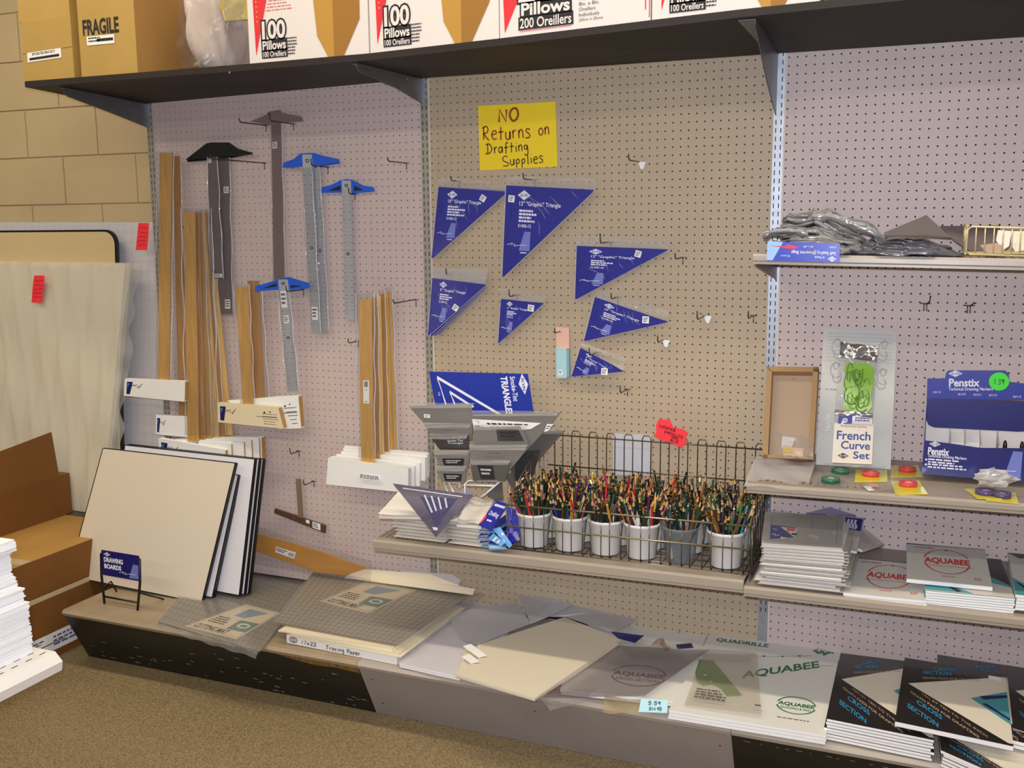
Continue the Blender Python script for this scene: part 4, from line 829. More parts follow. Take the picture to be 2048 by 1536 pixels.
def pencil_mesh(i, style):
    q = B(PM[i]); r = .15; h = [(r*math.cos(a*math.pi/3), r*math.sin(a*math.pi/3)) for a in range(6)]
    def ring(rr, z): return [V3(rr*math.cos(a*math.pi/3), rr*math.sin(a*math.pi/3), z) for a in range(6)]
    def band(z0, z1, r0, r1): q.add(ring(r0, z0)+ring(r1, z1), [[a, (a+1) % 6, 6+(a+1) % 6, 6+a] for a in range(6)])
    band(0, 6.4, r, r)
    if style == 0: q.m(M_ferr); band(6.4, 6.95, r, .06); q.m(PM[i]); band(6.95, 7.15, .06, .01)
    elif style == 1: q.m(M_fg); band(6.4, 6.8, r+.01, r+.01); q.m(M_er); band(6.8, 7.1, r, r); q.poly(ring(r, 7.1))
    else: band(6.4, 7.0, r, r); q.m(M_fg); band(6.55, 6.68, r+.008, r+.008); q.m(PM[i]); q.poly(ring(r, 7.0)); q.m(M_ferr); q.poly([v+V3(0, 0, .01) for v in ring(.08, 7.0)])
    return q
PMESH = {}
def pmesh(i, st_):
    if (i, st_) not in PMESH: PMESH[(i, st_)] = pencil_mesh(i, st_).mesh('pencil', Vector((0, 0, 0)))
    return PMESH[(i, st_)]
rr = random.Random(12); pen = []
CNAME = ['black', 'dark green', 'dark teal', 'dark plum', 'yellow', 'orange', 'red', 'blue', 'brown', 'cream', 'pink', 'green', 'bright yellow', 'purple', 'turquoise', 'black', 'dark brown', 'dark navy']
for ci, (x, y, z) in enumerate(cups):
    for k in range(54 if ci != 4 else 30):
        a = rr.uniform(0, 6.283); rb = 1.3*math.sqrt(rr.random()); at = a+rr.uniform(-1.9, 1.9); rt = .9+1.2*math.sqrt(rr.random())
        b = V3(x+rb*math.cos(a), y+rb*math.sin(a), z+.18); t = V3(x+rt*math.cos(at), y+rt*math.sin(at), z+4.3)
        d = (t-b).normalized(); L = rr.uniform(.9, 1.13) if rr.random() < .93 else rr.uniform(1.13, 1.3)
        i = rr.choices(range(18), WT)[0]; pen.append((b, d, L, i, rr.choices((0, 1, 2), (4, 1, 4))[0], ci))
pen.sort(key=lambda p: -( -p[0].y*1.0 + p[2]*4*0 + rr.random()*2))
single = pen[:300]; rest = pen[300:]
M_ = {}
for b, d, L, i, st_, ci in single:
    o = bpy.data.objects.new('pencil', pmesh(i, st_)); Q4 = d.to_track_quat('Z', 'Y').to_matrix().to_4x4()
    o.matrix_world = Matrix.Translation(b*S) @ Q4 @ Matrix.Diagonal((1, 1, L, 1)); COL.objects.link(o)
    cl = f'{CNAME[i]} pencil, {("point", "ferrule end", "flat end")[st_]} up, {CN[ci % 6]} cup of the {("front", "middle", "back")[ci//6]} row'
    o['label'] = cl; o['category'] = 'pencil'; o['group'] = cl.replace('pencil,', 'pencils,')
q = B()
for b, d, L, i, st_, ci in rest:
    src = pencil_mesh(i, st_); Q3 = d.to_track_quat('Z', 'Y').to_matrix(); k = len(q.v); q.v += [b+Q3 @ V3(v.x, v.y, v.z*L) for v in src.v]
    for f, mi in zip(src.f, src.mi):
        q.f.append([j+k for j in f]); q.sm.append(False); m = src.ms[mi]
        if m not in q.ms: q.ms.append(m)
        q.mi.append(q.ms.index(m))
thing('pencil_mass', 'dense mass of pencils in the cups at the back of the basket', 'pencils', q, None, 'stuff')
# star shaped price tag on the back rail; grey card behind
q = B(M_red); pts = [(1318, 838), (1340, 840), (1347, 855), (1366, 858), (1377, 866), (1370, 875), (1374, 884), (1362, 896), (1345, 886), (1322, 880), (1307, 871), (1313, 865), (1312, 850)]
q.prism([onY(x, y, -3.4) for x, y in pts], (0, -.05, 0)); fr = FY(-3.5, [(1312, 838), (1376, 856), (1372, 896), (1308, 872)]); q.m(M_redink); q.hand(fr, 'colored', .12, .18, .62, .38, .1, .02, 3); q.hand(fr, 'pencils', .3, .42, .88, .6, .1, .02, 4); q.hand(fr, '25', .5, .64, .75, .9, .14, .02, 5)
thing('price_tag', 'neon red ragged price tag on the back rail of the pencil basket', 'tag', q)
q = B(mat('grey_card', (196, 196, 200), .5)); fr = FY(-.25, [(1226, 867), (1303, 870), (1300, 952), (1226, 950)]); q.slab(fr, .1)
thing('blank_card', 'pale grey card on the pegboard behind the pencil basket', 'card', q)
# ================================================================ right bay: three metal shelves
def zY(px, py, Y): return onY(px, py, Y).z
D = 18; X0, X1 = 96.25, 143.9
def two(pa, pb):           # front edge heights at both ends from two points of the front edge
    a, b = onY(*pa, -D), onY(*pb, -D); s = (b.z-a.z)/(b.x-a.x); return a.z+s*(X0-a.x), a.z+s*(X1-a.x)
u0, u1 = two((1690, 511), (2046, 518)); ZU = 61.0
t0, t1 = two((1510, 968), (2046, 1008)); ZT = 36.0
f0, f1 = two((1520, 1176), (2046, 1236)); ZF = 24.7
metal_shelf('uppermost metal shelf of the right bay, holding grey plastic bags', X0, X1, ZU, D, (u0-ZU, u1-ZU), 1.1)
metal_shelf('middle metal shelf of the right bay with the green curve set and blue marker display', X0, X1, ZT, D, (t0-ZT, t1-ZT), 1.1)
metal_shelf('lowest metal shelf of the right bay holding paper pads and bagged pads', X0, X1, ZF, D, (f0-ZF, f1-ZF), 1.2)
def zsh(Z, e0, e1, x, y): t = (x-X0)/(X1-X0); return Z+((e0-Z)+(e1-e0)*t)*(-y/D)
zU = lambda x, y: zsh(ZU, u0, u1, x, y)+.03
zT = lambda x, y: zsh(ZT, t0, t1, x, y)+.03
zF = lambda x, y: zsh(ZF, f0, f1, x, y)+.03
# metal angle under the upper shelf
g = B(M_brk); g.prism([onY(1541, 524, -12), onY(1551, 524, -12), onY(1562, 576, -2), onY(1556, 560, -3), onY(1546, 545, -8)], (.1, 0, 0))

# --- upper shelf
M_bb = mat('bag_box_blue', (36, 56, 176), .3, coat=.3); M_bl = mat('bag_box_pale', (150, 186, 232), .3)
fr = FY(-18.4, [(1535, 483), (1680, 487), (1679, 525), (1533, 521)]); q = B(M_bb); q.slab(fr, .4); q.m(M_bl); q.fpoly(fr, [(0, 0), (.22, 0), (.085, .98), (0, .98)], .02); q.m(M_wp)
q.text(fr, 'Self Sealing Blueprint Bags', .34, .40, .95, .62, .03, .012, 180); q.text(fr, '4 Pack', .66, .70, .80, .82, .03, .01, 180); q.text(fr, '36" x 48"', .5, .16, .64, .26, .03, 0, 180); q.text(fr, 'R1803', .86, .16, .95, .26, .03, 0, 180)
q.text(fr, '8 pcs', .2, .66, .32, .78, .03, 0, 180); q.logo(fr, .90, .83, .06, .15, M_wp, M_bb, .03); q.m(mat('print_red', (222, 40, 48), .5)); q.fpoly(fr, [(.02, .2), (.24, .22), (.3, .12), (.38, .2), (.45, .25), (.38, .34), (.28, .34), (.2, .28)], .03)
thing('box_sign', 'blue bag carton lying upside down on the front of the upper right shelf', 'box', q)
M_pg = mat('bag_grey_film', (190, 188, 188), .14, alpha=.72, bump=.8, bs=26, spec=1.); M_pg2 = mat('bag_grey_dark', (96, 96, 104), .16, alpha=.85, bump=.8, bs=26, spec=1.); M_slate = mat('slate_folder', (104, 98, 98), .4)
def bagpile(label, px_l, px_r, top_l, top_r, yf, yb, n, m, seed, wav=.5):
    L0, R0 = onY(*px_l, yf), onY(*px_r, yf); L1, R1 = onY(*top_l, yf), onY(*top_r, yf); r = random.Random(seed)
    for i in range(n):
        t = (i+.5)/n; a = L0.lerp(L1, t); b = R0.lerp(R1, t); q = B(m); p1, p2, p3 = [r.uniform(0, 6) for _ in range(3)]; dx = r.uniform(-.4, .4)
        def f(u, v, a=a, b=b, p1=p1, p2=p2, p3=p3, t=t, dx=dx):
            k = math.sin(math.pi*min(1, max(0, u)))
            z = a.z+(b.z-a.z)*u+wav*(t*.9+.1)*(.5*math.sin(u*8+p1+v*2)+.35*math.sin(u*17+p2)+.4*math.sin(v*5+p3)); return V3(a.x+(b.x-a.x)*u+dx, yf+(yb-yf)*v+.5*math.sin(u*9+p2)*(1-v), max(z, L0.z+.05+t*.2) + .5*k*t)
        q.grid(f, 18, 8); thing('plastic_bag', label[i] if isinstance(label, list) else label, 'bag', q, 'folded grey plastic bags on the upper shelf')
ADJ = ['bottom', 'second from the bottom', 'third from the bottom', 'middle', 'third from the top', 'second from the top', 'topmost', 'upper loose', 'crumpled uppermost']
M_pgs = mat('bag_silver_fold', (132, 130, 130), .16, var=.6, vs=30, bump=1., bs=30, alpha=.92, spec=1., stretch=(.25, 1, 3)); M_pgd = mat('bag_slate_fold', (84, 84, 94), .16, var=.6, vs=30, bump=1., bs=30, alpha=.92, spec=1., stretch=(.25, 1, 3))
def fold(label, path, Y, ry, rz, m, seed, wav=.25, group=None):      # a flattened roll of film following the pixels of a path
    P = [onY(x, y, Y) for x, y in path]; r = random.Random(seed); p = [r.uniform(0, 6) for _ in range(4)]; n = len(P)-1; q = B(m)
    def f(u, v):
        k = min(int(u*n), n-1); t = u*n-k; c = P[k].lerp(P[k+1], t*t*(3-2*t)); a = 6.283*v; e = math.sin(math.pi*min(1, max(.03, u)))**.35
        w = 1+wav*math.sin(u*22+p[0]+2*math.sin(a))+.5*wav*math.sin(u*47+p[1]+a)
        return c+V3(.15*math.sin(3*a+p[3]), ry*math.cos(a)*e*(1+.06*math.sin(u*15+p[2])), rz*math.sin(a)*w*e+.12*math.sin(u*12+p[2]+3*v))
    q.grid(f, 36, 10); thing('plastic_bag', label, 'bag', q, group)
G_ = 'folded grey plastic bags on the upper shelf'
for i in range(13):
    t = i/12; y0 = 504-64*t; dx = R_.uniform(-10, 8); e = R_.uniform(-8, 8)
    fold(f'folded silvery plastic bag behind the blue carton, {["lowest", "second from the bottom", "third from the bottom", "fourth from the bottom", "fifth from the bottom", "sixth from the bottom", "middle", "sixth from the top", "fifth from the top", "fourth from the top", "third from the top", "second from the top", "topmost"][i]} fold',
         [(1542+dx+3*i, y0+e*.2), (1590+dx, y0-6*t), (1640+dx, y0-10*t+e*.4), (1685+dx, y0+18*t), (1708+dx+2*i, min(500, y0+44*t)), (1728+dx+2*i, 505)], -15.5+.8*i, 3.0, .40, M_pgs, i, .45, G_)
for i in range(6):
    t = i/5; y0 = 507-26*t
    fold(f'folded dark plastic bag in the middle of the upper shelf, {["lowest", "second from the bottom", "third from the bottom", "third from the top", "second from the top", "topmost"][i]} fold',
         [(1700+8*i, y0+1), (1755, y0-2), (1810, y0), (1870-4*i, y0+4*t), (1925-6*i, min(508, y0+12))], -15+1.2*i, 3.4, .42, M_pgd, 20+i, .3, G_)
fold('rolled shiny grey bag on top of the bag pile behind the blue carton', [(1612, 446), (1628, 432), (1650, 430), (1700, 446), (1755, 470), (1772, 476)], -10, 1.1, .7, M_pgs, 44, .3)
q = B(M_pg)
def roll2(u, v): a = 6.28*v; c = onY(1526+u*90, 470-8*math.sin(u*3), -17); return c+V3(0, math.cos(a)*.45, math.sin(a)*.4*(1+.3*math.sin(u*24)))
q.m(M_pgs); q.grid(roll2, 16, 8); thing('plastic_bag', 'rolled edge of a grey bag poking out over the left end of the blue carton', 'bag', q)
def sheetpoly(name, label, cat, pts, m, t=.05, kids=None, group=None):
    P = [onY(x, y, Y) for x, y, Y in pts]; c = sum(P, V3(0, 0, 0))/len(P); n = V3(0, 0, 0)
    for i in range(len(P)): n += (P[i]-c).cross(P[(i+1) % len(P)]-c)
    n.normalize(); n = n if (CAM-c).dot(n) > 0 else -n; q = B(m); k = len(P)
    vs = [c-n*t]+[p-n*t for p in P]+[c]+P; fs = []
    for i in range(k): j = (i+1) % k; fs += [[0, 1+j, 1+i], [k+1, k+2+i, k+2+j], [1+i, 1+j, k+2+j, k+2+i]]
    q.add(vs, fs); ps = [('sheet', q)]+(kids or [])
    return thing(name, label, cat, ps if kids else q, group)
sheetpoly('grey_folder', 'stiff grey folded sheet standing up among the bags on the upper shelf', 'folder', [(1768, 465, -12), (1853, 430, -8), (1901, 474, -13), (1835, 470, -14.5), (1768, 470, -14)], M_slate, .1)
sheetpoly('grey_folder', 'flat grey sheet leaning behind the bags near the tan wire basket', 'folder', [(1880, 452, -3), (2000, 451, -3), (2000, 505, -9), (1936, 500, -11), (1905, 478, -9)], mat('slate_warm', (112, 100, 102), .45), .08)
M_tanw = mat('tan_wire', (206, 190, 140), .3, metal=.3); yb_ = -16.8; tw = B(M_tanw); fw = B(M_tanw)
tl, bl_ = onY(1936, 453, yb_), onY(1931, 508, yb_); tr_, br_ = onY(2046, 456, yb_), onY(2046, 513, yb_); ex = V3(9, 0, 0)
s_ = (tr_-tl); s_ = s_/s_.x
tw.tube([bl_+s_*20, bl_+V3(.35, 0, 0), bl_+V3(0, 0, .35), tl-V3(0, 0, .35), tl+V3(.35, 0, 0), tl+s_*20], .11, 6)
for px in (1953, 1971, 1989, 2007, 2025, 2042): a = onY(px, 455, yb_); b = onY(px-3, 510, yb_); fw.tube([a, b], .075, 5)
for i in range(6): a = tl+s_*(7.5+i*1.2); b = bl_+s_*(7.5+i*1.2); fw.tube([a, b], .075, 5)
for p in (tl, bl_): tw.tube([p, V3(p.x, -4, p.z+.2)], .12, 5)
for i in range(5): y = -16.5+i*2.6; fw.tube([V3(tl.x, y, tl.z), V3(bl_.x, y, bl_.z)], .09, 5); fw.tube([V3(bl_.x, y, bl_.z+.05), V3(bl_.x+18, y, bl_.z+.05)], .08, 5)
thing('wire_basket', 'small tan wire basket at the right end of the upper shelf', 'basket', [('frame', tw), ('wire', fw, None, None, 'stuff')])
sheetpoly('folded_paper', 'crumpled white paper inside the small tan wire basket', 'paper', [(1996, 460, -8), (2024, 462, -8), (2018, 492, -11), (2006, 500, -12), (1992, 480, -10)], M_white, .06)
sheetpoly('folded_paper', 'white folded card at the right inside the small tan wire basket', 'paper', [(2026, 462, -9), (2050, 462, -9), (2050, 500, -13), (2030, 503, -13), (2022, 490, -11)], M_pk, .06)
sheetpoly('folded_paper', 'pinkish paper lying on the floor of the small tan wire basket', 'paper', [(1960, 490, -12), (2000, 485, -10), (2012, 508, -15), (1975, 506, -15)], mat('paper_rose', (196, 170, 152), .6), .06)

# --- middle shelf of the right bay
M_tray = mat('tray_wood', (164, 128, 84), .5, var=.08, vs=9); M_trayin = mat('tray_inside', (172, 148, 122), .6)
fo = FYY([(1534, 735, -2.6), (1637, 736, -2.6), (1626, 921, -9), (1525, 917, -9)]); q = B(M_trayin); q.slab(fo, .15, 0, 0, 1, 1, -.9); k = B(M_tray)
for a in ((0, 0, 1, .055), (0, .965, 1, 1), (0, 0, .11, 1), (.9, 0, 1, 1)): k.slab(fo, 1.3, *a, .3)
k.m(M_dark); k.frect(fo, .5, .085, .53, .092, -.85)
thing('wooden_tray', 'shallow wooden tray propped upright at the left end of the middle right shelf', 'tray', [('back_panel', q), ('frame', k)])
def blob(label, px, py, Y, rx, rz, m, seed, name='small_pack', cat='pack'):
    c = onY(px, py, Y); q = B(m); r = random.Random(seed); p = [r.uniform(0, 6) for _ in range(3)]
    def f(u, v): a = 6.283*u; b = math.pi*(v-.5); k = 1+.22*math.sin(3*a+p[0]+5*b)+.15*math.sin(7*a+p[1]); return c+V3(rx*math.cos(a)*math.cos(b)*k, rx*.6*math.sin(a)*math.cos(b)*k, rz*math.sin(b)*k)
    q.grid(f, 14, 8, False); thing(name, label, cat, q)
sheetpoly('small_pack', 'white block standing in the wooden tray', 'pack', [(1565, 872, -9.2), (1590, 876, -9.2), (1585, 892, -10.5), (1563, 890, -10.5)], M_white, .5)
sheetpoly('small_pack', 'yellow and pink eraser lying in the wooden tray', 'pack', [(1568, 893, -10.6), (1608, 897, -10.6), (1606, 908, -11.5), (1566, 905, -11.5)], mat('eraser_peach', (236, 192, 158), .5), .4)
sheetpoly('small_pack', 'yellow slip in the wooden tray below the white block', 'pack', [(1566, 896, -11.2), (1584, 896, -11.2), (1584, 904, -11.8), (1566, 903, -11.8)], mat('slip_yellow', (214, 186, 40), .5), .2)
q = B(M_film2); q.sheet(FYY([(1545, 868, -10), (1622, 880, -10), (1628, 922, -13), (1560, 918, -13)]), .5, 10, 4, .1); thing('plastic_bag', 'crumpled clear bag over the small things in the wooden tray', 'bag', q)
q = B(M_pg); fr = FYY([(1512, 921, -9), (1632, 927, -9), (1612, 985, -18.3), (1487, 979, -18.3)]); q.sheet(fr, .5, 14, 3, .1, fx=2, fy=3); q.m(mat('bag_violet', (132, 116, 138), .25, alpha=.8)); q.sheet(fr, .35, 10, 4, -.15, .15, .1, .85, .8)
thing('plastic_bag', 'grey violet plastic bag hanging over the front left corner of the middle right shelf', 'bag', q)
M_clr = mat('template_clear', (234, 236, 230), .15, alpha=.45, spec=.8); M_tl = mat('template_line', (160, 158, 152), .4)
ft = FYY([(1648, 657, -.6), (1794, 663, -.6), (1781, 946, -6.5), (1631, 934, -6.5)]); q = B(M_clr); q.slab(ft, .08); q.m(mat('template_card', (204, 192, 170), .5)); q.frect(ft, .01, .77, .99, .99, -.1); q.m(M_tl)
for i in range(9): q.frect(ft, .05, .03+.025*i, .95, .032+.025*i, .02)
for cu, cv, s_ in ((.2, .13, 1), (.2, .3, 1), (.84, .13, -1), (.84, .33, -1)):
    q.oval(ft, cu, cv, .075, .055, .1, .03, 40, 320); q.oval(ft, cu+.02*s_, cv+.05, .06, .04, .1, .03, 150, 420); q.oval(ft, cu, cv-.03, .035, .025, .1, .03)
q.m(M_ink); q.text(ft, 'No. FC200', .07, .435, .225, .448, .03, .0); q.m(M_wp); q.text(ft, 'ALVIN', .1, .62, .16, .74, .03, .0, 90)
thing('template_sheet', 'tall clear template sheet standing on the middle right shelf against the pegboard', 'template', q)
fg = FYY([(1680, 690, -4.6), (1757, 700, -4.6), (1745, 855, -8), (1668, 848, -8)]); q = B(M_film); q.sheet(fg, .5, 14, 7, .35, fx=3, fy=6); q.m(mat('foil_seal', (216, 216, 222), .15, metal=.9, bump=1, bs=40)); q.sheet(fg, .4, 12, 8, .5, .02, -.02, .98, .17, fx=4, fy=3); q.sheet(fg, .3, 10, 9, .4, .0, .83, .98, .89, fx=4, fy=2)
M_grn = mat('curve_green', (136, 200, 8), .15, alpha=.97, coat=.5); M_grd = mat('curve_green_deep', (90, 150, 4), .12, alpha=.94, coat=.5); cv = B(M_grn)
base = [(.2, .24), (.34, .19), (.5, .22), (.62, .18), (.82, .2), (.93, .26), (.94, .45), (.9, .6), (.95, .74), (.84, .82), (.62, .84), (.45, .81), (.3, .83), (.2, .76), (.26, .64), (.18, .52), (.24, .4), (.14, .32)]
cv.m(M_grn); cv.fprism(fg, base, .04, .1); rc_ = random.Random(5)
for i in range(26):
    cu, cw, ru, rv, a0, sp = rc_.uniform(.32, .78), rc_.uniform(.3, .72), rc_.uniform(.08, .26), rc_.uniform(.06, .16), rc_.uniform(0, 6), rc_.uniform(2, 5.5); cv.m(M_grd if i % 3 else M_grn)
    P = [fg.at(min(.93, max(.17, cu+ru*(1-j*.035)*math.cos(a0+sp*j/14))), min(.82, max(.2, cw+rv*(1-j*.035)*math.sin(a0+sp*j/14))), .12+.012*i) for j in range(15)]; cv.tube(P, .07, 5)
for i in range(4): cv.m(M_grn); cu, cw = rc_.uniform(.35, .75), rc_.uniform(.3, .7); cv.fprism(fg, [(cu+.17*math.cos(j*.52)*(1+.3*math.sin(2*j*.52+i)), cw+.1*math.sin(j*.52)) for j in range(12)], .12+.07*i, .16+.07*i)
ca = B(M_cream); fc_ = FYY([(1669, 845, -8.05), (1748, 848, -8.05), (1744, 929, -10), (1664, 925, -10)]); ca = B(mat('curve_card', (232, 218, 200), .5)); ca.slab(fc_, .12)
fb_ = FYY([(1676, 831, -7.9), (1746, 833, -7.9), (1746, 849, -8.2), (1674, 847, -8.2)]); ca.m(M_pkblue); ca.frect(fb_, .02, 0, .42, 1, .1); ca.m(M_lbl); ca.frect(fb_, .42, 0, .98, 1, .1); ca.m(M_pkblue); ca.greek(fb_, .5, .2, .95, .8, 2, 3, .13); ca.m(M_wp); ca.oval(fb_, .22, .6, .05, .2, .2, .13)
M_tb = mat('print_teal_blue', (26, 74, 140), .5); ca.m(M_tb); ca.text(fc_, 'French', .08, .20, .93, .42, .03, .018); ca.text(fc_, 'Curve', .2, .45, .93, .65, .03, .018); ca.text(fc_, 'Set', .52, .70, .93, .88, .03, .018); ca.m(M_ink); ca.text(fc_, 'Professional Quality', .17, .06, .83, .115, .03, .0)
ca.logo(fc_, .27, .82, .145, .075, M_ink, mat('curve_card', (232, 218, 200), .5), .03)
thing('curve_set', 'pack of bright green drawing curves with a cream card in front of the clear template', 'curve set', [('bag', q), ('curve_stencil', cv), ('card', ca)])
# marker display
M_dp = mat('display_navy', (22, 26, 104), .35, coat=.3); M_dp2 = mat('display_navy_light', (40, 50, 150), .35, coat=.3); M_inner = mat('display_inner', (222, 214, 204), .6)
YB, YF = -6.0, -11.0
bk_ = B(M_dp2); pts = [(1854.6, 757), (1890, 757), (1892, 746), (1897, 741), (2010, 741), (2017, 746), (2019, 764), (2075, 770), (2075, 800), (1853.5, 797)]
bk_.prism([onY(x, y, YB-.4) for x, y in pts], (0, .15, 0)); bk_.m(M_dp)
pts = [(1853.5, 797), (2075, 803), (2068, 862), (2036, 863.5), (1868, 855), (1857, 850), (1852.5, 840)]; bk_.prism([onY(x, y, YB-.4) for x, y in pts], (0, .15, 0))
fd = FY(YB-.45, [(1854.6, 741), (2048, 741), (2048, 866), (1854.6, 866)])
def ud(x, y): return ((x-1854.6)/193.4, (y-741)/125)
def dtext(b, st, x0, y0, x1, y1, off=.0): a = ud(x0, y0); c = ud(x1, y1); b.text(fd, st, a[0], a[1], c[0], c[1], .06, off)
bk_.m(M_wp); dtext(bk_, 'Penstix', 1899, 757, 1961, 773, .03); dtext(bk_, 'Technical Drawing Markers', 1898, 774.5, 1987, 782.5, .012)
for x, y, st_ in ((1874, 784, '3013'), (1925, 788, '3013-EF'), (1956, 789, '3013-F'), (1987, 790, '3013-M'), (2034, 793, '3013')): dtext(bk_, st_, x-8, y-2, x+8, y+2)
a = ud(1912, 747); bk_.logo(fd, a[0], a[1], .075, .055, M_wp, M_dp2, .06)
st2 = B(mat('sticker_green', (60, 226, 40), .5)); c = onY(1998, 763, YB-.62); st2.prism([c+V3(1.02*math.cos(j*.2618), 0, 1.02*math.sin(j*.2618)) for j in range(24)], (0, -.03, 0)); f9 = Frame([c+V3(-1, -.05, 1), c+V3(1, -.05, 1), c+V3(1, -.05, -1), c+V3(-1, -.05, -1)]); st2.m(mat('sticker_ink', (40, 130, 30), .6)); st2.hand(f9, '1.39', .25, .35, .75, .65, .1, .02, 3)
inn = B(M_inner); zb1 = onY(1850, 949, YF).z; xL = onY(1850, 881, YF).x; xR = xL+12.6
for Yk in (YB-.3,): inn.prism([V3(onY(1852, 845, YB).x, YB-.2, zb1+.1), V3(xR+1, YB-.2, zb1+.1), V3(xR+1, YB-.2, zb1+7), V3(onY(1852, 845, YB).x, YB-.2, zb1+7)], (0, .1, 0))
div = B(M_inner)
for i, px in enumerate((1899, 1929, 1960, 1996)):
    xx = onY(px, 880, -9).x; div.prism([V3(xx, YF+.1, zb1+.3), V3(xx, YB-.3, zb1+.3), V3(xx, YB-.3, zb1+4.5), V3(xx, YF+.1, zb1+3.7)], (.1, 0, 0))
for px0, px1 in ((1902, 1928), (1931, 1960)): a, b = onY(px0, 886, -8.4), onY(px1, 888, -8.4); div.m(M_white); div.prism([a, b, b+V3(0, 0, -2.5), a+V3(0, 0, -2.5)], (0, .1, 0)); div.prism([a+V3(0, .1, 0), b+V3(0, .1, 0), b+V3(0, 1.8, .9), a+V3(0, 1.8, .9)], (0, 0, .06))
ff = B(M_dp); pts = [(1850, 881), (1900, 887), (1960, 896), (2075, 897), (2070, 966), (2043, 965), (1844, 948)]; ff.prism([onY(x, y, YF) for x, y in pts], (0, .12, 0))
ff.m(M_dp2); ff.prism([onY(1850, 881, YF), onY(1844, 948, YF), V3(xL-.1, YB-.2, zb1+.2), V3(onY(1852, 845, YB).x, YB-.2, zb1+7)], (-.05, 0, 0))
f8 = FY(YF-.02, [(1850, 882), (2048, 897), (2043, 965), (1844, 948)]); ff.m(M_wp); ff.text(f8, 'Penstix', .04, .17, .26, .40, .03, .03); ff.text(f8, 'Technical Drawing Markers', .04, .38, .44, .50, .03, .01)
for v in (.55, .70): ff.disc(f8.at(.03, v, .03), f8.n, .12, 8); ff.greek(f8, .05, v-.04, .45, v+.12, 2, int(v*10), .03, .55)
ff.logo(f8, .105, .07, .06, .085, M_wp, M_dp, .03); ff.tail(f8, .82, .1, .99, .93, M_tail, M_wp, .03)
thing('marker_display', 'dark blue cardboard marker display with a green price dot on the middle right shelf', 'display', [('header', bk_, None, [('price_sticker', st2)]), ('tray_back', inn), ('divider', div), ('front_panel', ff)])
for i, (x, y) in enumerate(((2010, 890), (2044, 892))):
    q = B(M_black); p = onY(x, y, -8.6); q.tube([p-V3(0, 0, 3.2), p-V3(0, 0, .2), p+V3(0, -.0, .2), p+V3(0, 0, .5)], [.22, .22, .2, .1], 8); thing('marker_pen', ['black capped marker standing in the display, left one', 'black capped marker standing in the display, at the frame edge'][i], 'marker', q)
# small packs on the shelf
M_py = mat('pack_yellow', (226, 212, 40), .35, coat=.4); M_ringr = mat('tape_red', (226, 48, 52), .3); M_ringp = mat('tape_purple', (84, 66, 120), .25); M_gsp = mat('spool_green', (40, 110, 74), .3)
def tape_pack(label, pts, Ys, ring, rc, rx, rm, yel=True):
    fr = Frame([onY(x, y, Y) for (x, y), Y in zip(pts, Ys)]); q = B(M_py if yel else M_film2); q.slab(fr, .06)
    t = B(rm); c = fr.at(*rc, .02); t.lathe(c, [(rx*.55, 0), (rx, 0), (rx, .45), (rx*.55, .45), (rx*.55, 0)], 20, fr.n); t.m(M_lbl); t.disc(c+fr.n*.3, fr.n, rx*.55, 16)
    w = B(M_film); w.sheet(fr, .2, 6, int(pts[0][0]), .5, .08, .08, .92, .92); thing('tape_pack', label, 'pack', [('card', q), ('tape_roll', t), ('blister', w)])
def shelfY(px, py):     # depth at which a pixel meets the middle right shelf
    lo, hi = -18, -.5
    for _ in range(30):
        m = (lo+hi)/2; p = onY(px, py, m)
        if p.z > zT(p.x, m)+.12: lo = m
        else: hi = m
    return lo
def shp(pts, up=.0): return [shelfY(x, y) for x, y in pts]
for lab, pts, rc, rx, rm, yel in (('green spool in a clear pack, the one further back', [(1640, 934), (1710, 937), (1709, 957), (1652, 950)], (.55, .5), 1.0, M_gsp, False), ('green spool in a clear pack, the one nearer the shelf edge', [(1634, 952), (1690, 957), (1694, 974), (1628, 970)], (.5, .5), 1.0, M_gsp, False),
        ('red tape on a yellow card, left one of three', [(1712, 939), (1774, 940), (1775, 963), (1709, 964)], (.48, .5), .95, M_ringr, True), ('red tape on a yellow card beside the marker display, rear one', [(1782, 931), (1836, 931), (1846, 953), (1781, 954)], (.55, .5), .95, M_ringr, True),
        ('red tape on a yellow card nearest the shelf edge', [(1781, 962), (1838, 961), (1856, 988), (1791, 988)], (.52, .4), .95, M_ringr, True), ('purple tape on a yellow card, left one at the right end of the shelf', [(1929, 977), (2000, 981), (2004, 998), (1955, 997)], (.5, .5), 1.05, M_ringp, True),
        ('purple tape on a yellow card, right one under its twin', [(1975, 984), (2031, 985), (2037, 1007), (1972, 1000)], (.5, .5), .9, M_ringp, True)):
    tape_pack(lab, pts, shp(pts), None, rc, rx, rm, yel)
pts = [(1716, 966), (1790, 968), (1796, 988), (1738, 985)]; fr = Frame([onY(x, y, Y) for (x, y), Y in zip(pts, shp(pts))]); q = B(M_film2); q.sheet(fr, .35, 8, 5, .1); q.m(mat('pack_rose', (232, 150, 140), .5)); q.frect(fr, .2, .15, .5, .45, .08); q.m(M_lbl); q.frect(fr, .02, .4, .25, .9, .08)
thing('small_pack', 'clear pack with pink and white insert between the red tapes at the shelf edge', 'pack', q)
blob('ball of crumpled clear film in front of the marker display', 1990, 956, -15.5, 1.9, .8, mat('film_ball', (214, 208, 204), .2, alpha=.5, bump=1, bs=50, spec=1), 4, 'crumpled_film', 'film')

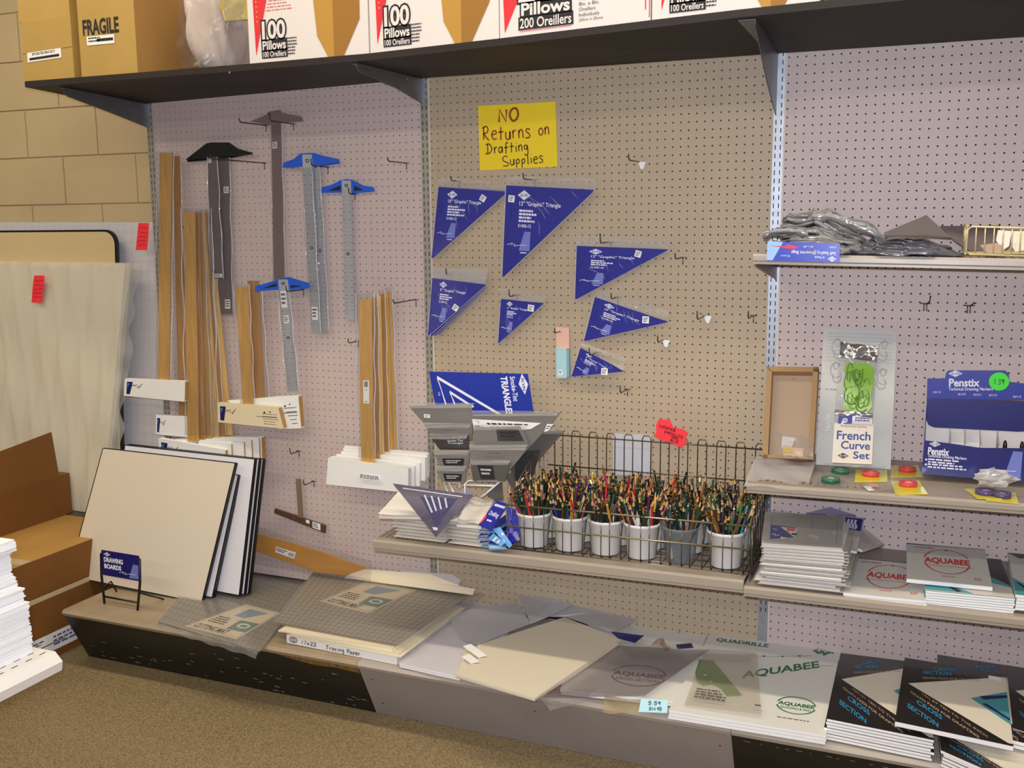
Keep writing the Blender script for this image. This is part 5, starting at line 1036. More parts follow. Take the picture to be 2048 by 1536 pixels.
# --- lowest shelf: bagged pads and paper pads
M_bag = mat('pad_bag_grey', (196, 190, 182), .2, bump=.5, bs=16, coat=.5); M_bage = mat('pad_edge', (226, 220, 210), .6)
a0, a1 = onY(1516, 1171, -17.6), onY(1684, 1190, -17.6); zt0 = onY(1523, 1090, -16.6).z; zt1 = onY(1684, 1100, -16.6).z
N = 14
for i in range(N):
    t = i/N; r = random.Random(i); dx = r.uniform(-.35, .35)-(.5 if i < 2 else 0); zl_ = a0.z+.15+(zt0-a0.z-.15)*t; zr_ = a1.z+.15+(zt1-a1.z-.15)*t; h = (zt0-a0.z)/N*.8; yf = -17.4+.9*t+r.uniform(-.25, .25)
    q = B(M_bage); q.prism([(a0.x+dx+.4, yf, zl_), (a1.x+dx, yf, zr_), (a1.x+dx, -6, zr_+.2), (a0.x+dx+.4, -6, zl_+.2)], (0, 0, h))
    w = B(M_bag); w.prism([(a0.x+dx+.2, yf-.35, zl_+h*.35), (a1.x+dx+.5, yf-.3, zr_+h*.35), (a1.x+dx+.7, -5.6, zr_+h*.5), (a0.x+dx+.1, -5.6, zl_+h*.5)], (0, 0, h*.3))
    thing('bagged_pad', f'bagged paper pad on the lowest right shelf, {["lowest", "second from the bottom", "third from the bottom", "fourth from the bottom", "fifth from the bottom", "sixth from the bottom", "seventh from the bottom", "seventh from the top", "sixth from the top", "fifth from the top", "fourth from the top", "third from the top", "second below the top sheet", "just below the top sheet"][i]} of the pile', 'paper pad', [('pad', q), ('bag', w)], 'bagged pads in the pile on the lowest right shelf')
fr = FYY([(1530, 1027, -6), (1686, 1037, -6), (1684, 1101, -16.6), (1523, 1090, -16.6)]); q = B(M_bag); q.slab(fr, .25, h=.25); q.m(M_shelfd); q.stroke(fr, [(.1, .12), (.93, .12), (.93, .9), (.1, .9)], .06, .27, True); q.frect(fr, .62, .15, .625, .5, .27)
s = B(M_pkblue); f2 = FYY([(1541, 1056, -10.9), (1604, 1063, -10.9), (1602, 1090, -15.2), (1540, 1085, -15.2)]); s.slab(f2, .05, h=.42); s.m(M_lbl); s.frect(f2, .34, .08, .97, .94, .43); s.m(M_wp); s.stroke(f2, [(.05, .7), (.12, .6), (.2, .75), (.3, .65)], .2, .44); s.text(f2, 'ALVIN', .08, .2, .26, .36, .44); s.m(M_red); s.frect(f2, .52, .12, .78, .3, .45); s.m(M_ink); s.greek(f2, .42, .35, .7, .85, 4, 2, .45); s.frect(f2, .68, .45, .86, .6, .45)
w = B(M_film2); w.sheet(fr, .3, 10, 3, .3)
thing('bagged_pad', 'topmost bagged pad of the pile, with a blue and white label and red price', 'paper pad', [('pad', q), ('label_card', s), ('bag', w)])
fr = FYY([(1652, 1027, -3.5), (1728, 1036, -3.5), (1714, 1103, -14), (1686, 1098, -14)]); q = B(M_bag); q.slab(fr, .3); q.m(M_pkblue); q.frect(fr, .5, .05, .98, .42, .03); q.m(M_wp)
for i in range(3): q.stroke(fr, [(.6+.1*i, .1), (.56+.1*i, .2), (.62+.1*i, .3), (.58+.1*i, .38)], .25, .05)
thing('bagged_pad', 'bagged pad with blue wavy label sticking out behind the right of the pile', 'paper pad', q)
sheetpoly('bagged_pad', 'bagged pad turned at an angle, its corner pointing right beyond the pile', 'paper pad', [(1716, 1046, -3), (1768, 1087, -6), (1726, 1100, -11), (1700, 1090, -11)], M_bag, .35)
sheetpoly('bagged_pad', 'violet grey bag corner rising behind the bagged pads', 'paper pad', [(1612, 1026, -3), (1660, 1014, -2.5), (1712, 1030, -3), (1690, 1036, -4), (1630, 1032, -4)], mat('bag_violet_grey', (134, 128, 150), .25, bump=.4, bs=18), .2)
M_aq = mat('pad_cover_grey', (206, 204, 196), .5); M_aqr = mat('pad_red', (196, 44, 40), .5); M_pe = mat('pad_pages', (236, 234, 232), .6); M_teal = mat('pad_teal', (70, 150, 158), .45); M_bc = mat('pad_black', (30, 28, 30), .4); M_bsd = mat('pad_binding', (30, 40, 36), .4)
def pads(fr, total, n, label_fn, cover, group, binding=None, jit=.0, name='paper_pad', side=None):
    """a pile of n pads under the frame of the topmost cover"""
    r = random.Random(n); h = total/n
    for i in range(n):
        z = -total+h*i; U = (fr.c[1]-fr.c[0]).normalized()*r.uniform(-jit, jit) if i < n-1 else V3(0, 0, 0)
        F = Frame([p+U for p in fr.c]); F.n = fr.n; q = B(M_pe); q.slab(F, h*.84, 0, 0, 1, 1, z+h*.92); k = B(M_aq if cover is None else cover if not callable(cover) else M_aq)
        k.slab(F, h*.1, 0, 0, 1, 1, z+h)
        if binding: k.m(binding); k.slab(F, h*.98, -.002, -.012, 1.002, .022, z+h)
        if i == n-1 and callable(side): side(k, F)
        thing(name, label_fn(i, n), 'paper pad', [('pages', q), ('cover', k)], group)
def aq_red(k, F):
    k.m(M_aqr); k.oval(F, .5, .42, .28, .30, .16, .03, 20, 172); k.oval(F, .5, .44, .28, .34, .16, .03, 195, 345); k.fpoly(F, [(.49, .10), (.54, .13), (.49, .16)], .03); k.text(F, 'AQUABEE', .22, .36, .78, .54, .03, .035); k.frect(F, .22, .575, .8, .585, .03); k.text(F, 'TRACING PAD', .42, .83, .58, .87, .03, .0); k.text(F, '625', .80, .82, .88, .88, .03, .01); k.greek(F, .1, .08, .38, .13, 1, 4, .03)
ids = lambda n: ['lowest', 'second from the bottom', 'third from the bottom', 'fourth from the bottom', 'fifth from the bottom', 'sixth from the bottom', 'seventh from the bottom', 'eighth from the bottom']
fr = FYY([(1709, 1116, -6), (1867, 1131, -6), (1852, 1201, -17.6), (1686.6, 1185, -17.6)]); 
pads(fr, .75, 2, lambda i, n: 'grey paper pad with red oval print, the left one on the lowest right shelf' if i == n-1 else 'white edged pad directly under the left red printed pad', M_aq, 'red printed pads', M_bsd, .1, side=aq_red)
fr3 = FYY([(1836, 1106, -3.5), (2002, 1119, -3.5), (2030, 1197, -17), (1852, 1181, -17)])
def teal_cover(k, F): k.m(M_bc); k.fpoly(F, [(.62, 0), (1, 0), (1, .7), (.8, .5)], .02); k.m(M_aq); k.fpoly(F, [(0, .72), (.6, .6), (1, .75), (1, 1), (0, 1)], .025); k.m(M_teal); k.fpoly(F, [(0, .78), (.2, .74), (.55, .98), (0, .98)], .03); k.m(M_ink); k.fpoly(F, [(.22, .82), (.3, .84), (.42, .95), (.36, .97)], .035)
pads(fr3, 1.9, 7, lambda i, n: f'white edged pad in the stack beside the red printed pads, {"topmost, black and teal cover" if i == n-1 else ids(n)[i]}', M_teal, 'white edged pads on the lowest right shelf', None, .12, side=teal_cover)
fr = FYY([(1813, 1092, -4), (1969, 1105, -4), (1985, 1180, -15.5), (1813, 1163, -15.5)]); 
pads(fr.off(.35), .5, 1, lambda i, n: 'grey paper pad with red oval print, the right one lying on the white edged stack', M_aq, None, M_bsd, side=aq_red)
fr = FYY([(2016, 1106, -3), (2120, 1116, -3), (2140, 1200, -17), (2031, 1189, -17)])
def rc(k, F): k.m(M_bc); k.fpoly(F, [(0, 0), (.9, 0), (.2, .12)], .02); k.m(M_teal); k.fpoly(F, [(.0, .62), (.5, .9), (.5, 1), (0, 1)], .02); k.m(M_ink); k.fpoly(F, [(.05, .72), (.12, .74), (.4, .95), (.3, .95)], .03)
pads(fr, 1.7, 5, lambda i, n: f'white edged pad, far right stack on the lowest shelf, {"topmost" if i == n-1 else ids(n)[i]}', M_aq, 'white edged pads at the frame edge', M_bc, .15, side=rc)
# ================================================================ base deck: drawing boards, mats, pads
ZD = 9.05
tip = lambda px, Y: onY(*px, Y)
M_bd = mat('board_cream', (219, 206, 184), .55, var=.015, vs=3); M_bd2 = mat('board_white', (224, 222, 226), .55); M_edge = mat('board_black_edge', (16, 12, 16), .4)
def dboard(label, px, yt, yb, m, t, ww=None):
    fr = Frame([tip(px[0], yt), tip(px[1], yt), tip(px[2], yb), tip(px[3], yb)])
    up = (fr.c[0]-fr.c[3]).normalized(); q = B(m); q.slab(fr, t*.9, .0, .0, 1, 1, 0); e = B(M_edge)
    for a in ((-.004, -.002, .002, 1.004), (.998, -.002, 1.006, 1.004), (0, -.006, 1, .0), (0, 1.0, 1, 1.006)): e.slab(fr, t, *a, .02)
    thing('drawing_board', label, 'drawing board', [('panel', q), ('edge_band', e)], 'drawing boards leaning on the deck')
dboard('white drawing board, rearmost of the leaning row', [(258, 889), (526, 919), (496, 1187), (225, 1130)], -5.0, -8.5, M_bd2, .55)
dboard('white drawing board, second from the back of the leaning row', [(254, 890), (518, 919), (488, 1188), (220, 1135)], -5.7, -9.2, M_bd2, .5)
dboard('white drawing board, third from the back, showing a wide strip', [(250, 891), (509, 919), (478, 1190), (214, 1140)], -6.4, -9.9, M_bd2, .5)
dboard('white drawing board, shorter, just behind the front cream board', [(240, 921), (476, 951), (424, 1194), (180, 1146)], -7.3, -11.5, M_bd2, .75)
dboard('large cream drawing board at the front of the leaning row', [(206, 897), (470, 927), (403, 1205), (137.5, 1151)], -8.2, -12.5, M_bd, .55)
# black wire stand with the blue card
st_ = B(M_black); Ys = -18.4
L0, L1 = onY(209, 1207, Ys), onY(275, 1222, Ys); T0, T1 = onY(202, 1102, Ys+.3), onY(279, 1114, Ys+.3)
st_.tube([L0, onY(203, 1150, Ys), T0+V3(0, 0, -.4), T0+V3(.5, 0, 0), T1-V3(.5, 0, 0), T1+V3(0, 0, -.4), onY(280, 1165, Ys), L1], .19, 6)
b0, b1 = onY(209, 1193, Ys), onY(275, 1205, Ys); st_.tube([b0, b1], .15, 6); st_.tube([onY(203, 1178, Ys), onY(222, 1163, -14.5), V3(onY(222, 1163, -14.5).x, -13.5, ZD)], .13, 6); st_.tube([onY(281, 1186, Ys), V3(L1.x+.6, -13.5, ZD)], .13, 6)
fr = FY(Ys-.2, [(201.5, 1099), (278.5, 1111.5), (280, 1163), (205, 1150)]); q = B(M_dp); q.slab(fr, .08, .01, .01, .99, .99); q.m(M_wp); q.text(fr, 'DRAWING', .07, .26, .57, .46, .03, .05); q.text(fr, 'BOARDS', .07, .52, .52, .71, .03, .05); q.logo(fr, .16, .15, .095, .085, M_wp, M_dp, .03); q.tail(fr, .72, .38, .97, .93, M_tail, M_wp, .03)
thing('sign_stand', 'black wire stand with a blue card in front of the drawing boards', 'sign', [('frame', st_), ('card', q)])

# cutting mats in bags
M_mat = mat('mat_grey', (128, 120, 106), .3, var=.06, vs=6, coat=.4); M_matl = mat('mat_line', (96, 91, 81), .5); M_mat2 = mat('mat_grey_light', (152, 142, 124), .3, var=.05, vs=6, coat=.4)
def cut_mat(label, fr, m, nu, nv, card, t=.12, lip=None, seed=1):
    q = B(m); q.slab(fr, t); q.m(M_matl)
    for i in range(nu+1): u = i/nu; q.frect(fr, u-.0022, 0, u+.0022, 1, .012)
    for j in range(nv+1): v = j/nv; q.frect(fr, 0, v-.0024, 1, v+.0024, .012)
    f2 = FZ_(card, fr); k = B(mat('mat_card', (214, 196, 164), .5)); k.slab(f2, .04, h=.06); k.m(M_matl); k.stroke(f2, [(.03, .04), (.97, .04), (.97, .96), (.03, .96)], .12, .07, True)
    k.m(M_ink); k.text(f2, 'CUTTING', .08, .82, .48, .95, .08, .03); k.text(f2, 'MAT', .52, .82, .72, .95, .08, .03); k.greek(f2, .1, .5, .5, .75, 4, 2, .08); k.m(mat('card_photo_blue', (120, 140, 160), .5)); k.fpoly(f2, [(.3, .1), (.8, .1), (.55, .4), (.3, .4)], .08); k.m(mat('card_photo_green', (88, 116, 96), .5)); k.fpoly(f2, [(.55, .48), (.97, .45), (.97, .78), (.6, .8)], .08); k.m(mat('card_photo_pale', (190, 206, 186), .5)); k.oval(f2, .78, .62, .1, .06, .4, .1)
    w = B(M_film2); w.sheet(fr, .22, 14, seed, .12, -.01, -.01, 1.02, 1.01)
    ps = [('mat', q), ('card', k), ('bag', w)]
    if lip: ps.append(('bag_lip', lip))
    thing('cutting_mat', label, 'cutting mat', ps)
def FZ_(px, fr):
    n = fr.n; return Frame([onP(x, y, fr.c[0], n) for x, y in px])
fl = FZ(9.25, [(452, 1090), (640, 1146), (519, 1303), (316, 1243)]); lp = B(M_film2)
a, b = fl.c[3], fl.c[2]; lp.grid(lambda u, v: a.lerp(b, u)+V3(0, -.9*v, .15-.7*v*v+.12*math.sin(u*30)), 20, 4)
cut_mat('bagged grey gridded cutting mat at the left, drooping over the deck edge', fl, M_mat, 22, 18, [(491, 1209), (560, 1227), (473, 1279), (370, 1253)], lip=lp, seed=3)
# white boxes and boards under the upper mat
q = B(M_white); zb0 = ZD+.02
P = [V3(36.0, -20.6, zb0), V3(53.3, -21.4, zb0), V3(54.2, -4, zb0), V3(37, -3.2, zb0)]; q.prism(P, (0, 0, 1.15)); ff = Frame([P[0]+V3(0, -.02, 1.15), P[1]+V3(0, -.02, 1.15), P[1]+V3(0, -.02, 0), P[0]+V3(0, -.02, 0)]); q.m(M_ink); q.hand(ff, '17x22', .14, .3, .28, .7, .09, .02, 3); q.hand(ff, 'Tracing Paper', .37, .3, .68, .75, .09, .02, 4); q.m(M_shelfd); q.oval(ff, .065, .45, .035, .3, .14, .02); q.oval(ff, .065, .45, .015, .14, .12, .02)
thing('paper_box', 'flat white paper box with handwriting on its edge, under the upper cutting mat', 'box', q)
for i in range(4):
    q = B(M_cream if i % 2 else mat('board_ivory', (236, 228, 198), .6)); dx = [.5, .2, .9, -1.0][i]; z = zb0+1.18+.2*i; x1_ = [54.0, 53.6, 52.6, 52.4][i]
    q.prism([V3(36.2+dx, -20.9-.15*i, z), V3(x1_, -21.6+.2*i, z), V3(x1_+.6, -3.5, z), V3(37+dx, -3, z)], (0, 0, .17)); thing('illustration_board', f'ivory board between the white box and the upper mat, {["lowest", "second", "third", "topmost"][i]}', 'board', q, 'ivory boards under the upper mat')
fu = FZ(11.25, [(629, 1143), (944, 1186), (791, 1290), (548, 1245)])
cut_mat('bagged grey gridded cutting mat lying on top of the white box and boards', fu, M_mat2, 24, 18, [(731.5, 1164), (832, 1181), (736, 1227), (640, 1203)], seed=6)
q = B(M_film2); q.sheet(Frame([fu.c[1], fu.c[1]+V3(2.2, .3, .1), fu.c[2]+V3(2.6, -.3, -.8), fu.c[2]]), .25, 10, 4, .05); thing('plastic_bag', 'loose clear bag flap along the right side of the upper cutting mat', 'bag', q)
sheetpoly('paper_sheet', 'cream sheet leaning against the pegboard behind the upper cutting mat', 'paper', [(688, 1156, -1.6), (716, 1137, -.6), (860, 1148, -.6), (922, 1172, -.9), (950, 1178, -1.2), (945, 1190, -1.8)], M_cream, .08)
sheetpoly('paper_sheet', 'greyish translucent sheet behind the cream one at the pegboard', 'paper', [(800, 1140, -.4), (905, 1149, -.3), (922, 1160, -.35), (915, 1172, -.6), (850, 1165, -.6)], mat('vellum', (214, 206, 204), .3, alpha=.75), .04)

# tracing pads, vellum, cream paper
M_trace = mat('tracing_grey', (206, 202, 206), .45); M_vel = mat('vellum_grey', (204, 200, 201), .35, alpha=.66); M_crp = mat('cream_paper', (218, 207, 184), .6)
fr = FZ(9.75, [(905, 1195), (1060, 1215), (918, 1352), (798, 1326)]); pads(fr, .6, 2, lambda i, n: ['white edged tracing pad lying on the deck, lower one of two', 'pale grey tracing pad on the deck right of the cutting mats, upper one'][i], M_trace, None, None, .1, 'tracing_pad')
def zsheet(name, label, cat, pts, m, t=.04, group=None): return sheetpoly(name, label, cat, [(x, y, onZ(x, y, z).y) for x, y, z in pts], m, t, None, group)
zsheet('vellum_sheet', 'grey translucent vellum sheet curling up behind the cream paper, left one', 'paper', [(897, 1237, 10.4), (930, 1222, 10.8), (975, 1211, 11.4), (1032, 1204, 11.5), (1062, 1247, 10.9), (1000, 1270, 10.6), (955, 1290, 10.3), (922, 1278, 10.2)], M_vel)
zsheet('vellum_sheet', 'grey translucent vellum sheet standing highest against the pegboard', 'paper', [(1034, 1185, 12.2), (1110, 1187, 12.6), (1165, 1191, 12.4), (1140, 1212, 11.8), (1100, 1232, 11.2), (1062, 1248, 11.0)], M_vel)
zsheet('vellum_sheet', 'grey translucent vellum sheet curling to the right behind the cream paper', 'paper', [(1140, 1213, 11.6), (1180, 1196, 12.0), (1228, 1197, 12.0), (1280, 1238, 10.9), (1225, 1265, 10.8), (1130, 1233, 11.0), (1100, 1233, 11.1)], M_vel)
fr = FZ(10.55, [(952, 1287), (1130, 1233), (1242, 1278), (1072, 1396)])
def cream(label, z, px): P = [onZ(x, y, z) for x, y in px]; q = B(M_crp); q.prism(P, (0, 0, -.28)); thing('paper_pad', label, 'paper pad', q, 'cream paper stacks on the deck')
cream('cream paper stack at the front of the deck, bottom one of three', 10.2, [(930, 1300), (1120, 1250), (1232, 1296), (1068, 1398), (913, 1352)])
cream('cream paper stack, middle one, slightly turned', 10.5, [(940, 1296), (1126, 1242), (1238, 1288), (1069, 1398), (911, 1350)])
cream('cream paper stack on top, overhanging the deck edge', 10.8, [(955, 1290), (1129, 1234), (1242, 1279), (1070, 1396), (910, 1348), (958, 1316)])
for i, (a, b) in enumerate((((926, 1293), (957, 1316)), ((923, 1314), (942, 1328)))):
    q = B(M_white); p0, p1 = onZ(*a, 10.85), onZ(*b, 10.85); q.prism([p0, p1, p1+V3(.9, .5, .25), p0+V3(.9, .5, .25)], (0, 0, .06)); thing('folded_strip', ['white folded edge at the left of the cream paper, upper one', 'white folded edge at the left of the cream paper, lower one'][i], 'paper', q)

# large pads
M_padc = mat('pad_cover_pale', (222, 220, 212), .5); M_pgreen = mat('print_green', (20, 110, 66), .5); M_pgrey = mat('print_violet', (70, 60, 80), .5)
def oval_mark(k, F, cu, cv, ru, rv, m, sub):
    k.m(m); k.oval(F, cu, cv, ru, rv, .18, .03, 12, 168); k.oval(F, cu, cv, ru, rv, .18, .03, 192, 348); k.text(F, 'AQUABEE', cu-ru*.95, cv-rv*.28, cu+ru*.95, cv+rv*.2, .03, .035); k.text(F, sub, cu-ru*.8, cv+rv*.28, cu+ru*.8, cv+rv*.55, .03, .01)
def cross_cover(k, F):
    k.m(mat('print_navy', (30, 32, 92), .5)); k.text(F, 'CROSS SECTION', .06, .06, .56, .115, .03, .02); oval_mark(k, F, .58, .76, .22, .12, M_pgrey, 'CROSS SECTION'); k.m(mat('print_rose', (190, 120, 130), .5)); [k.disc(F.at(.79+.03*(i % 3), .09+.035*(i//3), .03), F.n, .3, 10) for i in range(5)]; k.m(mat('print_navy', (30, 32, 92), .5)); [k.disc(F.at(.77+.035*i, .145, .04), F.n, .35, 8) for i in range(4)]; k.fpoly(F, [(.78, .33), (.9, .29), (.93, .35), (.81, .39)], .03)
fr = FZ(9.9, [(1185, 1230), (1421, 1249), (1367, 1404), (1120, 1378)]); pads(fr, .7, 2, lambda i, n: ['white pad lying under the pad with the navy title', 'pale pad with navy title and violet oval, partly under the loose plastic'][i], M_padc, None, M_bsd, .15, 'paper_pad', side=cross_cover)
def quad_cover(k, F):
    k.m(M_pgreen); k.text(F, 'QUADRILLE', .07, .10, .47, .155, .03, .035); k.text(FZ(10.35, [(1486, 1343), (1637, 1322), (1640, 1338), (1482, 1360)]), 'AQUABEE', 0, 0, 1, 1, .03, .025); oval_mark(k, F, .78, .765, .125, .085, M_pgreen, 'QUADRILLE PAD')
    [k.disc(F.at(.82+.024*i, .115+.02*(i % 2), .03), F.n, .34, 8) for i in range(5)]; [k.disc(F.at(.83+.03*i, .085, .03), F.n, .22, 8) for i in range(3)]; k.m(M_matl); k.stroke(F, [(.4, .28), (.55, .25), (.7, .21), (.8, .18)], .07, .03); k.stroke(F, [(.85, .3), (.97, .27)], .07, .03); [k.fpoly(F, [(a, b), (a+.02, b-.015), (a+.025, b+.012)], .03) for a, b in ((.45, .265), (.58, .24), (.7, .205), (.93, .115), (.87, .155))]; k.greek(F, .68, .9, .9, .915, 1, 3, .03)
fr = FZ(10.35, [(1424, 1260), (1683.5, 1291), (1652.5, 1470), (1338, 1419)]); pads(fr, 1.15, 3, lambda i, n: ['lowest pad under the pad with green title', 'middle pad under the pad with green title', 'large pale pad with green title and green oval at the front of the deck'][i], M_padc, None, M_bsd, .15, 'paper_pad', side=quad_cover)
# green template in its bag, the loose film, the small price card
pg = [(1399, 1320), (1426, 1322), (1483, 1390), (1453, 1391.5), (1439, 1374), (1424, 1368), (1404, 1370), (1393, 1362), (1390.5, 1346)]
q = B(mat('template_green', (40, 128, 40), .25, coat=.4)); q.prism([onZ(x, y, 10.5) for x, y in pg], (0, 0, .08)); q.m(M_padc); q.disc(onZ(1410, 1350, 10.6), V3(0, 0, 1), .22, 10); q.disc(onZ(1421, 1363, 10.6), V3(0, 0, 1), .2, 10)
w = B(mat('bag_warm', (190, 176, 156), .2, alpha=.4, bump=.4, bs=14)); fr = FZ(10.7, [(1408, 1306), (1514, 1312), (1523, 1434), (1368, 1410)]); w.sheet(fr, .2, 12, 5, .02); w.m(M_matl); w.frect(fr, .92, .86, 1.0, .88, .3); w.greek(fr, .1, .72, .6, .9, 4, 2, .26)
thing('green_template', 'green curved template in a clear bag lying on the pad with green title', 'template', [('template', q), ('bag', w)])
M_bagv = mat('bag_plum', (112, 98, 106), .2, alpha=.55, bump=.6, bs=12, spec=.9)
def zfilm(label, pts, m, seed, amp=.4, name='plastic_bag'):
    fr = Frame([onZ(x, y, z) for x, y, z in pts]); q = B(m); q.sheet(fr, amp, 14, seed, .05, fx=2, fy=2); thing(name, label, 'bag', q)
zfilm('plum tinted clear bag draped right of the cream paper over the pale pad', [(1236, 1296, 10.9), (1420, 1302, 10.7), (1290, 1392, 10.4), (1086, 1400, 10.3)], M_bagv, 3)
zfilm('clear bag with a bright rolled edge behind the plum one', [(1232, 1288, 10.9), (1512, 1308, 10.8), (1500, 1330, 10.7), (1260, 1318, 10.6)], M_film2, 4, .25)
zfilm('crumpled clear bag hanging over the deck edge in front of the cream paper', [(1075, 1390, 10.0), (1190, 1380, 10.0), (1165, 1405, 9.3), (1100, 1424, 8.7)], M_film2, 6, .35)
zfilm('yellowish clear bag lying on the deck left of the pale blue price card', [(1210, 1395, 9.4), (1290, 1400, 9.4), (1280, 1430, 9.15), (1205, 1428, 9.15)], mat('bag_straw', (190, 172, 130), .25, alpha=.5, bump=.5, bs=14), 8, .3)
q = B(mat('bag_end_brown', (150, 128, 108), .4, bump=.5, bs=20)); c = onZ(1325, 1288, 10.6)
q.grid(lambda u, v: c+V3(2.4*(u-.5), .9*math.sin(u*5)-.5+1.2*(v-.5), .7*math.sin(math.pi*v)*math.sin(math.pi*u)+.1*math.sin(u*14)), 12, 6); thing('crumpled_bag', 'small crumpled brownish bag end on the pad with navy title', 'bag', q)
zsheet('header_pack', 'small dark blue card sticking out right of the cream paper stack', 'pack', [(1222, 1263, 11.0), (1288, 1271, 10.9), (1270, 1285, 10.6), (1236, 1276, 10.8)], M_dp, .05)
q = B(mat('price_card_blue', (176, 218, 224), .6)); fr = FYY([(1282, 1398, -22.3), (1336, 1400, -22.3), (1334, 1426, -23.3), (1277, 1424, -23.3)]); q.slab(fr, .04); q.m(mat('ink_slate', (70, 96, 120), .6)); q.hand(fr, '5.59', .3, .15, .75, .4, .12, .02, 4); q.hand(fr, '$14.95', .35, .6, .8, .85, .12, .02, 5)
thing('price_card', 'pale blue handwritten price card at the front edge of the deck', 'card', q)

# black and white pads at the right
M_bw2 = mat('pad_black_gloss', (30, 28, 30), .32, coat=.3); M_pw = mat('pad_pale', (222, 214, 196), .5); M_pb = mat('print_sky', (44, 140, 190), .5); M_ptan = mat('print_tan', (176, 150, 120), .5)
def diag_cover(k, F, teal=True):
    k.m(M_pw); k.fpoly(F, [(.07, .42), (.98, .06), (1, .06), (1, .98), (.96, .98)], .02)
    if teal: k.m(M_teal); k.fpoly(F, [(.66, .47), (1, .28), (1, .74)], .03); k.m(M_navy); k.fpoly(F, [(.74, .42), (1, .33), (1, .37), (.78, .46)], .04); k.fpoly(F, [(.76, .52), (.8, .51), (1, .66), (1, .69)], .04)
    def dt(s, u0, v0, du, dv, L, m, hh, off):   # slanted lettering
        k.m(m); vs, fs = text_mesh(s, off); nx, ny = -dv, du
        k.add([F.at(u0+du*L*a+nx*hh*b*-1*0+(-dv*hh*(-b))*-1*0, v0+dv*L*a-hh*b, .03) for a, b in vs], fs)
    dt('CROSS', .17, .70, .62, .42, .38, M_pb, .06, .02); dt('SECTION', .09, .78, .62, .42, .46, M_pb, .065, .02); dt('GRAPH PADS FOR DRAFTING', .1, .56, .62, .44, 1.0, M_ptan, .035, .02); dt('TEN BY TEN TO THE INCH', .2, .55, .62, .44, .95, M_ptan, .03, .01)
    dt('CROSS', .3, .14, .7, -.14, .32, M_pb, .055, .02); dt('SECTION', .2, .23, .7, -.14, .4, M_pb, .055, .02); dt('GRAPH PADS FOR DRAFTING', .2, .31, .7, -.16, .8, M_ptan, .03, .01); k.m(M_lbl); k.frect(F, .84, .07, .96, .13, .04)
def bpads(px, z, total, n, labels, group=None, teal=True, jit=.3):
    fr = FZ(z, px); pads(fr, total, n, lambda i, n: labels[i], M_bw2, group, None, jit, 'graph_pad', side=lambda k, F: diag_cover(k, F, teal))
bpads([(1681.7, 1306), (1836, 1325), (1868, 1480), (1654, 1437)], 11.6, 2.4, 7, [f'graph pad in the left black and white stack, {ids(7)[i]}' for i in range(6)] + ['black and white graph pad on top of the left stack, slanting blue wording'], 'graph pads, left stack')
bpads([(1875, 1440), (2075, 1470), (2110, 1600), (1882, 1500)], 11.0, 1.8, 5, [f'black graph pad, low front stack at bottom right, {ids(5)[i]}' for i in range(4)]+['black graph pad on top of the low front stack at the bottom right corner'], 'graph pads, front stack', False)
bpads([(1875, 1309), (2100, 1344), (2105, 1500), (1870, 1440)], 12.3, .9, 2, ['black and white graph pad in the rear right stack, lower one', 'black and white graph pad on the rear right stack, mostly covered'], None)
bpads([(1809.5, 1315), (2009, 1348), (2027, 1492), (1790, 1442)], 12.9, .6, 1, ['black and white graph pad lying across the stacks, uppermost, with teal wedge'], None)
bpads([(2012, 1330), (2200, 1360), (2230, 1520), (2026, 1456)], 12.4, 1.2, 3, ['black and white graph pad at the right frame edge, lowest', 'black and white graph pad at the right frame edge, middle', 'black and white graph pad at the right frame edge, topmost'], None)
# ================================================================ cartons on the top shelf
def zfr(x, y): return zunder(x, y)+.82
def carton(label, px_l, px_r, ytop_px, yf, yb, m, name='carton', deco=None, side=None, cat='carton', zt=None, h=None, group=None):
    L = onY(px_l[0], px_l[1], yf); Rr = onY(px_r[0], px_r[1], yf); h_ = h; zl_, zr_ = zfr(L.x, yf), zfr(Rr.x, yf); zl_ = L.z if zt else zl_; zr_ = Rr.z if zt else zr_
    P = [V3(L.x, yf, zl_), V3(Rr.x, yf, zr_), V3(Rr.x, yb, zr_), V3(L.x, yb, zl_)]; q = B(m); q.prism(P, (0, 0, h_))
    F = Frame([V3(L.x, yf-.02, zl_+h_), V3(Rr.x, yf-.02, zr_+h_), V3(Rr.x, yf-.02, zr_), V3(L.x, yf-.02, zl_)]); Sd = Frame([V3(Rr.x+.02, yf, zr_+h_), V3(Rr.x+.02, yb, zr_+h_), V3(Rr.x+.02, yb, zr_), V3(Rr.x+.02, yf, zr_)])
    ps = [('box', q)]
    if deco: ps += deco(q, F, Sd) or []
    thing(name, label, cat, ps, group)
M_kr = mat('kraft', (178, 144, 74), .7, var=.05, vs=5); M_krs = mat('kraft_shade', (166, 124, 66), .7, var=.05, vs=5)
def small_kraft(q, F, Sd):
    q.m(M_cardd); q.frect(F, .0, .493, 1, .499, .01); l = B(M_lbl); l.frect(F, .10, .49, .78, .64, .03); l.m(M_ink); l.greek(F, .2, .505, .7, .55, 2, 3, .04); l.frect(F, .14, .575, .74, .615, .04); return [('label', l)]
carton('small kraft carton with a white label at the left end of the top shelf', (49, 161), (149, 156), None, -17.2, -6, M_kr, deco=small_kraft, h=8.6)
carton('upper kraft carton at the left end, standing on the small labelled one', (38, 45), (140, 38), None, -16.8, -5, M_kr, zt=True, h=9)
